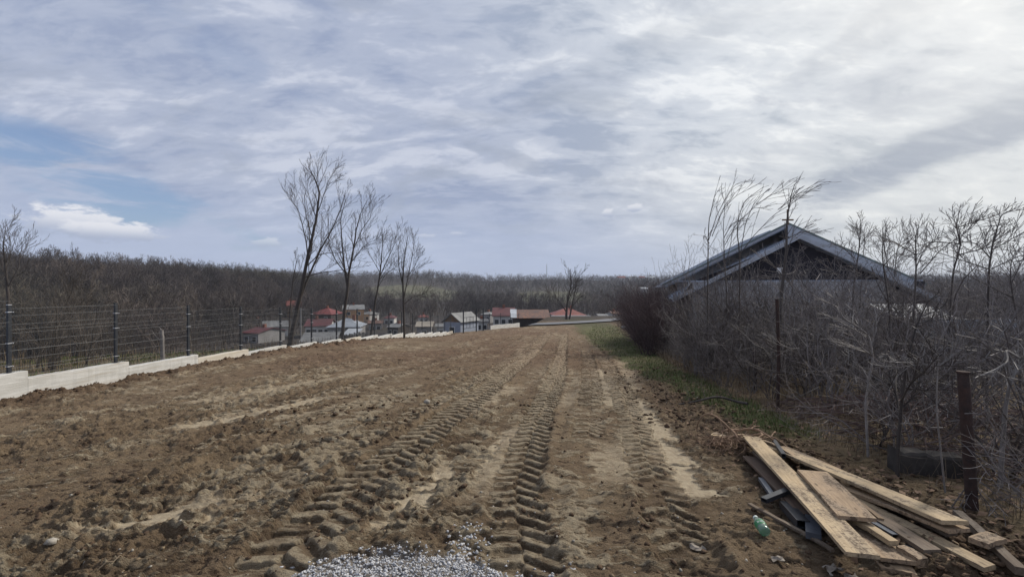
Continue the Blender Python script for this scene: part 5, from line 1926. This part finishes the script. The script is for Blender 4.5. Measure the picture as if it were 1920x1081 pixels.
def build_right_corner():
    # rusty post
    b = on_ground(1828, 950)
    p0, p1 = at(1826, 960, 3.85), at(1806, 697, 3.85)
    p0.z = g1(p0.x, p0.y) - 0.2
    rust = simple_mat('rusty_steel', (0.060, 0.036, 0.030), (0.034, 0.024, 0.022), 0.9, 14, 0.5)
    root = empty('rusty_post', (p0.x, p0.y, p0.z + 0.2))
    tag(root, 'dark rusty steel pipe post leaning in the thicket right of the planks', 'post')
    d = p1 - p0
    n = 8
    pts = [p0 + d * (i / n) - root.location for i in range(n + 1)]
    Geo().tube(pts, 0.041, 12).build('shaft', rust, root, True)
    Geo().tube([pts[-1] + Vector((0, 0, -0.012)), pts[-1] + Vector((0, 0, 0.006))], 0.046, 12).build('rim', rust, root)
    for k, (zz) in enumerate((0.35, 0.75)):
        q = p0 + d * zz - root.location
        Geo().tube([q + Vector((-0.05, -0.04, 0)), q + Vector((0.05, -0.045, 0.004))], 0.004, 4).build('wire_tie', M_PALETWIG, root)
    # second, slimmer posts
    for (px, pt, pb, Y, lb, r) in ((1415, 655, 742, 9.6, 'short reddish-brown post at the foot of the thicket behind the fallen branch', 0.035),
                                   (1458, 560, 790, 7.6, 'slim dark wooden stake standing in the thicket behind the plank pile', 0.028)):
        q = at(px, pb, Y)
        z = g1(q.x, q.y)
        root = empty('wooden_post', (q.x, q.y, z))
        tag(root, lb, 'post')
        g = Geo().tube([(0, 0, -0.1), (0.02, 0, (at(px, pt, Y).z - z) * 0.5), (-0.01, 0, at(px, pt, Y).z - z)], r, 8)
        g.build('shaft', rust, root)
        Geo().tube([(-r * 1.2, -r, (at(px, pt, Y).z - z) * 0.8), (r * 1.2, -r, (at(px, pt, Y).z - z) * 0.8)], 0.004, 4).build('wire_tie', M_PALETWIG, root)
    # pale stick
    a, c = at(1378, 672, 10.2), at(1392, 643, 10.2)
    g = Geo().tube([a, a.lerp(c, .5) + Vector((.01, 0, 0)), c], [0.02, 0.018, 0.015], 6)
    tag(g.build('pale_stake', M_PALETWIG), 'short pale stick leaning in the thicket above the grass strip', 'stick')
    # fallen branch on the grass
    pts = [on_ground(1268, 757, .05), on_ground(1310, 752, .10), on_ground(1345, 746, .14), on_ground(1378, 750, .10), on_ground(1402, 760, .05)]
    pts[0].z += 0.0
    for p in pts: p.z = g1(p.x, p.y) + 0.08
    pts[0].z -= 0.06
    pts[2].z += 0.08
    for _ in range(2):      # round off the bends
        q = [pts[0]]
        for a_, b_ in zip(pts[:-1], pts[1:]): q += [a_.lerp(b_, .25), a_.lerp(b_, .75)]
        pts = q + [pts[-1]]
    root = empty('fallen_branch', pts[0])
    tag(root, 'curved grey fallen branch lying on the grass edge left of the thicket', 'branch')
    Geo().tube([p - root.location for p in pts], [0.014 + 0.014 * i / len(pts) for i in range(len(pts))], 7).build('stem', M_BARK, root)
    g = Geo()
    r_ = random.Random(4)
    for p in pts[4:14:3]:
        grow(g, p - root.location, Vector((r_.gauss(0, .5), r_.gauss(0, .5), .5)).normalized(), 0.3, 0.006, 1, HABIT_SHRUB, r_)
    g.build('side_twigs', M_BARK, root)['kind'] = 'stuff'
    # dug-up root lump
    root_lump = []
    # concrete footing
    q = on_ground(1735, 935)
    cf = simple_mat('old_concrete', (0.068, 0.060, 0.054), (0.04, 0.036, 0.034), 0.95, 6, 0.5)
    qx, qy = 4.15, 4.75
    root = empty('concrete_footing', (qx, qy, g1(qx, qy)), -0.25)
    tag(root, 'low dark grey concrete footing under the thicket behind the planks', 'footing')
    g = Geo()
    n = 10
    rr = random.Random(2)
    vs, fs = [], []
    for j in range(n + 1):
        x = -0.15 + 0.62 * j / n
        e = rr.gauss(0, 0.012)
        vs += [(x, -.11 + e, -.2), (x, -.10 + e, .20 + e), (x, -.08 + e, .225 + e), (x, .10, .22 + e), (x, .11, -.2)]
    for j in range(n):
        for k in range(5):
            k2 = (k + 1) % 5
            fs.append((j * 5 + k, (j + 1) * 5 + k, (j + 1) * 5 + k2, j * 5 + k2))
    fs += [(0, 1, 2, 3, 4), tuple(n * 5 + k for k in (4, 3, 2, 1, 0))]
    g.add(vs, fs)
    g.build('cast_block', cf, root)
    # heap of cut brushwood behind
    g = Geo()
    rr = random.Random(31)
    for k in range(1500):
        x = 4.4 + rr.random() * 3.2
        y = 4.3 + rr.random() * 3.6
        hmp = 0.55 * math.exp(-((x - 5.9) ** 2 / 2.2 + (y - 6.0) ** 2 / 2.0))
        z = lz(x, y) + rr.random() * (0.12 + hmp)
        a = rr.gauss(0.0, 0.6)
        L = rr.uniform(0.12, 0.5)
        d = Vector((math.cos(a), math.sin(a), rr.gauss(0, .16)))
        p = Vector((x, y, z))
        g.tube([p - d * L / 2, p + Vector((0, 0, rr.gauss(0, .02))), p + d * L / 2], [0.0035 + rr.random() ** 3 * 0.013] * 3, 4, cap=True)
    tag(g.build('brushwood', simple_mat('cut_brushwood', (0.17, 0.115, 0.098), (0.085, 0.06, 0.055), 0.85, 1.6, 0.0)), 'heap of cut reddish-brown brushwood behind the rusty post', 'brushwood', kind='stuff')
    # white stones at the far grass
    q = on_ground(1172, 604)
    for i, (px, py, s, lb) in enumerate(((1170, 603.5, .28, 'upper white boulder at the far end of the grass strip'), (1176, 606.5, .34, 'larger lower white boulder at the far end of the grass strip'))):
        p = at(px, py, 50.0)
        z = lz(p.x, p.y)
        V = ICO_V * (1 + 0.3 * (np.random.RandomState(i).rand(12, 1) - .5)) * np.array([s * 1.6, s, s * .8])
        o = mesh_obj('boulder', V, ICO_F, simple_mat('white_stone', (0.7, 0.7, 0.7), (0.55, 0.55, 0.55), .9), None)
        o.location = (p.x, p.y, z + s * .5)
        md = o.modifiers.new('s', 'SUBSURF')
        md.levels = md.render_levels = 1
        tag(o, lb, 'boulder')
    # stone half sunk at the lower left
    for (px, py, s, lb) in ((96, 1012, 0.038, 'pale rounded stone half sunk in the soil at lower left'), (164, 1048, 0.028, 'small pale stone at the bottom left edge'),
                            (800, 757, 0.06, 'pale grey stone lying between the wheel tracks')):
        p = on_ground(px, py)
        V = ICO_V * (1 + 0.35 * (np.random.RandomState(px).rand(12, 1) - .5)) * np.array([s * 1.1, s, s * .8])
        o = mesh_obj('stone', V, ICO_F, M_STONE, None, False)
        o.location = (p.x, p.y, g1(p.x, p.y) + s * 0.2)
        tag(o, lb, 'stone')


build_right_corner()

# ---------------------------------------------------------------- the pile of planks
def cc(x, y):
    return (1300 + x / 3.097, 760 + y / 3.097)


def board(label, a, b, ha, hb, w, th, mat, cat='plank', name='plank', roll=0.0, seed=0, bow=0.004):
    """board between two points of the zoomed photo; ha, hb = height of its centre line above the soil"""
    A, B = on_ground(*cc(*a), ha), on_ground(*cc(*b), hb)
    d = B - A
    L = d.length
    rnd = random.Random(seed + int(a[0]))
    n = 8
    vs, fs = [], []
    for i in range(n + 1):
        t = i / n
        x = -L / 2 + L * t
        z = bow * 1.8 * math.sin(math.pi * t) + rnd.gauss(0, .0016)
        tw = roll + 0.02 * (t - .5)
        e = 0.0015
        sec = [(-w / 2 + e, -th / 2), (w / 2 - e, -th / 2), (w / 2, -th / 2 + e), (w / 2, th / 2 - e), (w / 2 - e, th / 2), (-w / 2 + e, th / 2), (-w / 2, th / 2 - e), (-w / 2, -th / 2 + e)]
        sk = rnd.gauss(0, .008) if i in (0, n) else 0
        for (yy, zz) in sec:
            jit = rnd.gauss(0, .0008)
            y2 = yy * math.cos(tw) - zz * math.sin(tw)
            z2 = yy * math.sin(tw) + zz * math.cos(tw)
            vs.append((x + sk * (1 if yy > 0 else -1), y2 + jit, z + z2))
    m = 8
    for i in range(n):
        for k in range(m):
            k2 = (k + 1) % m
            fs.append((i * m + k, i * m + k2, (i + 1) * m + k2, (i + 1) * m + k))
    fs.append(tuple(range(m - 1, -1, -1)))
    fs.append(tuple(n * m + k for k in range(m)))
    o = mesh_obj(name, vs, fs, mat)
    o.location = (A + B) / 2
    u = d.normalized()
    sx = Vector((-u.y, u.x, 0)).normalized()
    up = u.cross(sx)
    o.rotation_euler = Matrix((u, sx, up)).transposed().to_euler()
    tag(o, label, cat)
    return o


def build_planks():
    P, PD, OW, DW = M_PINE, M_PINEDIRTY, M_OLDWOOD, M_DARKWOOD
    board('long light pine plank lying across the pile from the roots to the bottom edge', (335, 185), (985, 868), 0.17, 0.16, 0.185, 0.026, P, seed=1)
    board('longest pine plank on the right of the pile, topmost of the two stacked ones', (450, 235), (1520, 680), 0.13, 0.22, 0.17, 0.028, P, seed=2)
    board('pine plank directly under the topmost right-hand plank, greyer', (900, 480), (1545, 728), 0.12, 0.165, 0.17, 0.026, PD, seed=3)
    board('short wide muddy plank lying on top in the middle of the pile', (690, 385), (950, 655), 0.20, 0.19, 0.245, 0.028, PD, seed=4)
    board('narrow pine plank reaching farthest to the lower right', (930, 545), (1722, 945), 0.10, 0.075, 0.105, 0.03, P, seed=5)
    board('wide muddy pine plank under the long light one, ending at the bottom edge', (900, 640), (1195, 905), 0.09, 0.07, 0.20, 0.026, PD, seed=6)
    board('narrow pine batten lying on the wide muddy plank', (955, 672), (1165, 800), 0.135, 0.125, 0.062, 0.035, P, name='batten', cat='batten', seed=7)
    board('grey-brown weathered board between the pine planks', (930, 570), (1390, 850), 0.10, 0.085, 0.12, 0.03, OW, seed=8)
    board('dark brown board on the left side of the pile', (335, 300), (680, 640), 0.06, 0.07, 0.17, 0.026, DW, seed=9)
    board('second dark brown board tucked beside the long light plank', (370, 270), (560, 430), 0.10, 0.10, 0.10, 0.022, OW, seed=10)
    board('thin lath lying alone on the soil left of the pile', (325, 572), (812, 838), 0.02, 0.03, 0.034, 0.02, OW, name='lath', cat='lath', seed=11)
    board('weathered batten lying apart at the right edge', (1535, 625), (1905, 965), 0.10, 0.08, 0.06, 0.05, OW, name='batten', cat='batten', seed=12)
    board('small offcut lying across the right-hand batten', (1655, 795), (1765, 765), 0.14, 0.14, 0.10, 0.035, PD, name='offcut', cat='offcut', seed=13)
    board('short pine end showing above the roots at the far left', (110, 165), (205, 195), 0.09, 0.06, 0.16, 0.022, P, name='offcut', cat='offcut', seed=14)
    board('muddy board end under the lower edge of the pile', (1070, 925), (1285, 968), 0.02, 0.02, 0.10, 0.03, PD, name='offcut', cat='offcut', seed=15)
    board('pine plank lying behind the longest one at the back of the pile', (505, 240), (830, 380), 0.09, 0.12, 0.13, 0.024, PD, seed=16)
    board('short squared timber end right of the wide muddy plank', (1200, 835), (1335, 915), 0.085, 0.07, 0.075, 0.06, PD, name='timber_end', cat='timber', seed=17)
    board('splintered grey offcut poking up at the back of the pile', (850, 385), (945, 440), 0.16, 0.14, 0.06, 0.02, OW, name='offcut', cat='offcut', seed=18)
    board('pale plank crossing under the far end of the pile beside the roots', (290, 170), (450, 300), 0.12, 0.13, 0.15, 0.024, P, seed=19)
    board('low muddy board under the two stacked right-hand planks', (960, 500), (1500, 745), 0.06, 0.11, 0.10, 0.026, OW, seed=20)
    board('thin grey lath slanting under the dark brown board', (352, 330), (600, 655), 0.04, 0.05, 0.03, 0.018, OW, name='lath', cat='lath', seed=21, bow=0.012)
    board('thin muddy lath along the right edge of the short wide plank', (800, 400), (1090, 660), 0.15, 0.12, 0.035, 0.02, PD, name='lath', cat='lath', seed=22, bow=-0.01)
    board('grey weathered plank end between the narrow batten and the black box section', (1010, 640), (1330, 845), 0.06, 0.045, 0.085, 0.024, OW, seed=23)
    board('short splintered strip at the far end of the pile beside the black tube', (400, 200), (640, 330), 0.15, 0.15, 0.045, 0.016, PD, name='strip', cat='wood strip', seed=24, bow=0.015)
    board('low muddy strip on the soil below the stacked right-hand planks', (1420, 745), (1620, 880), 0.03, 0.03, 0.05, 0.02, PD, name='strip', cat='wood strip', seed=25)
    # black steel pieces
    BL = simple_mat('black_steel', (0.022, 0.024, 0.030), (0.035, 0.036, 0.042), 0.45, 10, 0.1, spec=0.5)
    GS = simple_mat('grey_steel', (0.13, 0.145, 0.175), (0.09, 0.10, 0.12), 0.4, 10, 0.1, spec=0.5, metal=0.3)

    def tube_piece(label, a, b, ha, hb, w, th, mat, open_end=True, name='steel_tube', cat='steel tube'):
        A, B = on_ground(*cc(*a), ha), on_ground(*cc(*b), hb)
        root = empty(name, (A + B) / 2)
        d = (B - A)
        u = d.normalized()
        sx = Vector((-u.y, u.x, 0)).normalized()
        up = u.cross(sx)
        root.rotation_euler = Matrix((u, sx, up)).transposed().to_euler()
        L = d.length
        t = 0.004
        g = Geo()
        y0, y1, z0, z1 = -w / 2, w / 2, -th / 2, th / 2
        g.box((-L / 2, y0, z0), (L / 2, y1, z0 + t))
        g.box((-L / 2, y0, z1 - t), (L / 2, y1, z1))
        g.box((-L / 2, y0, z0 + t), (L / 2, y0 + t, z1 - t))
        g.box((-L / 2, y1 - t, z0 + t), (L / 2, y1, z1 - t))
        tag(root, label, cat)
        g.build('shell', mat, root)
        if not open_end:
            Geo().box((L / 2 - .003, y0 + t, z0 + t), (L / 2 + .001, y1 - t, z1 - t)).build('end_plate', mat, root)
        return root
    tube_piece('short black steel tube lying on the planks at the back', (468, 205), (525, 290), 0.16, 0.18, 0.04, 0.04, BL)
    tube_piece('black steel tube standing out left of the dark brown board', (392, 425), (465, 530), 0.05, 0.06, 0.045, 0.03, GS)
    tube_piece('flat dark steel piece crossing over the black tubes', (408, 548), (548, 492), 0.10, 0.12, 0.05, 0.035, BL, False, 'steel_flat', 'steel piece')
    tube_piece('second black steel tube beside the first under the crossing piece', (432, 435), (500, 520), 0.03, 0.04, 0.035, 0.03, BL)
    tube_piece('thick black steel box section half under the light plank', (535, 575), (640, 690), 0.05, 0.06, 0.09, 0.06, BL)
    tube_piece('short shiny grey steel box section beside the light plank', (690, 655), (698, 760), 0.06, 0.05, 0.095, 0.05, GS, False)
    tube_piece('blue-grey steel box end showing under the narrow batten', (1060, 700), (1190, 775), 0.07, 0.07, 0.08, 0.07, GS)
    tube_piece('black box section lying under the weathered board', (1170, 790), (1290, 850), 0.045, 0.045, 0.08, 0.06, BL)
    # pile of roots
    r = random.Random(12)
    c = on_ground(*cc(195, 262))
    ro = empty('root_bundle', (c.x, c.y, g1(c.x, c.y)))
    tag(ro, 'orange-brown tangle of dug-up roots at the far left end of the planks', 'roots')
    RM = simple_mat('root_bark', (0.32, 0.215, 0.14), (0.17, 0.11, 0.072), 0.85, 6, 0.3)

    def wander(p, d, L, rad, w, n=16):
        pts = [p]
        for i in range(n):
            d = (d + Vector((r.gauss(0, w), r.gauss(0, w), r.gauss(0, w * .6) - (pts[-1].z - 0.08) * 0.6))).normalized()
            q = pts[-1] + d * (L / n)
            q.z = max(q.z, 0.005)
            pts.append(q)
        return pts
    for k in range(9):
        pts = wander(Vector((r.gauss(.05, .14), r.gauss(0, .08), r.uniform(.03, .13))), Vector((r.gauss(0, 1), r.gauss(0, .6), r.gauss(0, .2))).normalized(), r.uniform(.5, .9), 0, .25)
        Geo().tube(pts, [0.016 * (1 - .6 * i / 16) for i in range(17)], 7, True).build('root', RM, ro, True)
    g = Geo()
    for k in range(120):
        pts = wander(Vector((r.gauss(0, .16), r.gauss(0, .1), r.uniform(.01, .12))), Vector((r.gauss(0, 1), r.gauss(0, .6), r.gauss(0, .15))).normalized(), r.uniform(.2, .55), 0, .42, 10)
        g.tube(pts, [0.0045 * (1 - .6 * i / 10) for i in range(11)], 4, False)
    fr = g.build('fine_roots', RM, ro)
    fr['kind'] = 'stuff'
    # green bottle
    GB = bpy.data.materials.new('green_plastic')
    GB.use_nodes = True
    t = NT(GB.node_tree)
    out = t.n('ShaderNodeOutputMaterial')
    b = t.n('ShaderNodeBsdfPrincipled')
    b.inputs['Base Color'].default_value = (0.55, 0.74, 0.62, 1)
    b.inputs['Transmission Weight'].default_value = 0.8
    b.inputs['Roughness'].default_value = 0.22
    t.t.links.new(b.outputs[0], out.inputs[0])
    LB = simple_mat('green_label', (0.06, 0.24, 0.10), (0.05, 0.19, 0.08), 0.4, 8, 0.0)
    WH = simple_mat('white_print', (0.7, 0.75, 0.7), (0.65, 0.7, 0.65), 0.5, 8, 0.0)
    p = on_ground(*cc(420, 785))
    q = on_ground(*cc(345, 705))
    root = empty('plastic_bottle', (p.x, p.y, g1(p.x, p.y) + 0.038))
    d = (Vector((q.x, q.y, root.location.z + 0.03)) - root.location)
    root.rotation_euler = d.to_track_quat('Z', 'X').to_euler()
    tag(root, 'green plastic drinks bottle lying on the soil left of the planks', 'bottle')
    root.scale = (1.15, 1.15, 0.80)
    prof = [(0.012, 0.0), (0.028, 0.002), (0.033, 0.012), (0.033, 0.045), (0.031, 0.055), (0.033, 0.065), (0.033, 0.13), (0.030, 0.150), (0.022, 0.172), (0.014, 0.19), (0.013, 0.205), (0.0135, 0.206)]
    Geo().lathe(prof, 24).build('bottle_body', GB, root, True)
    Geo().lathe([(0.0150, 0.200), (0.0155, 0.202), (0.0155, 0.216), (0.014, 0.218)], 16).build('cap', WH, root)
    Geo().lathe([(0.0336, 0.066), (0.0338, 0.067), (0.0338, 0.122), (0.0336, 0.123)], 24).build('label_band', LB, root)
    # print on the label: white strokes of lettering
    for side in (0, 1):
        g = Geo()
        for i, (h0, h1) in enumerate(((.080, .108), (.088, .100), (.080, .106), (.086, .108), (.082, .100))):
            a0 = side * math.pi + (i - 2.5) * 0.30
            for (da, za, zb) in ((0, h0, h1), (0.17, h0 + .002, h1 - .004)):
                pts = []
                for zz in (za, zb):
                    pts.append((0.0345 * math.cos(a0 + da), 0.0345 * math.sin(a0 + da), zz))
                g.tube(pts, 0.0012, 4)
            pts = [(0.0345 * math.cos(a0 + da), 0.0345 * math.sin(a0 + da), (h0 + h1) / 2 + 0.002) for da in (0, 0.09, 0.17)]
            g.tube(pts, 0.001, 4)
        g.build('label_print', WH, root)
    # litter
    LM = simple_mat('pale_litter', (0.25, 0.22, 0.185), (0.17, 0.14, 0.115), 0.8, 9, 0.0)
    for (x, y, s, lb) in ((30, 830, .06, 'crumpled pale paper scrap on the soil at the left of the bottle'), (490, 900, .05, 'torn pale scrap on the soil below the thin lath'),
                          (810, 940, .06, 'pale torn scrap at the bottom edge below the pile'), (920, 985, .05, 'pale scrap at the very bottom edge under the planks')):
        P_ = on_ground(*cc(x, y))
        rr = np.random.RandomState(x)
        n = 5
        V, Fq = [], []
        for i in range(n):
            for j in range(n):
                V.append((P_.x + (i - 2) * s * .4 + rr.randn() * s * .08, P_.y + (j - 2) * s * .3 + rr.randn() * s * .08, g1(P_.x, P_.y) + .012 + abs(rr.randn()) * s * .22))
        for i in range(n - 1):
            for j in range(n - 1):
                Fq.append((i * n + j, (i + 1) * n + j, (i + 1) * n + j + 1, i * n + j + 1))
        o = mesh_obj('paper_scrap', V, Fq, LM)
        tag(o, lb, 'paper scrap')
    # thin sticks on the soil
    for (a, b_, lb) in (((445, 1058), (720, 945), 'long thin dry stalk lying across the soil at lower left'), ((440, 822), (600, 772), 'short dry stalk lying on the soil, upper left of the smeared patch')):
        A = on_ground(a[0] / 2.451, 640 + a[1] / 2.451)
        B = on_ground(b_[0] / 2.451, 640 + b_[1] / 2.451)
        pts = []
        for i in range(9):
            q = A.lerp(B, i / 8)
            q.z = g1(q.x, q.y) + 0.012 + 0.01 * math.sin(i)
            q.x += 0.01 * math.sin(i * 1.3)
            pts.append(q)
        tag(Geo().tube(pts, 0.004, 5).build('dry_stalk', M_STRAW), lb, 'stalk')


build_planks()

# ---------------------------------------------------------------- the air
def build_haze():
    g = Geo().box((-4200, -12, -45), (4200, 3700, 75))
    m = bpy.data.materials.new('haze')
    m.use_nodes = True
    t = NT(m.node_tree)
    out = t.n('ShaderNodeOutputMaterial')
    v = t.n('ShaderNodeVolumePrincipled')
    v.inputs['Color'].default_value = (0.80, 0.86, 1.0, 1)
    v.inputs['Density'].default_value = 0.00025
    t.t.links.new(v.outputs[0], out.inputs['Volume'])
    tag(g.build('haze', m), kind='stuff')


build_haze()
print('unique tris', sum(len(m_.loops) - 2 * len(m_.polygons) for m_ in bpy.data.meshes))
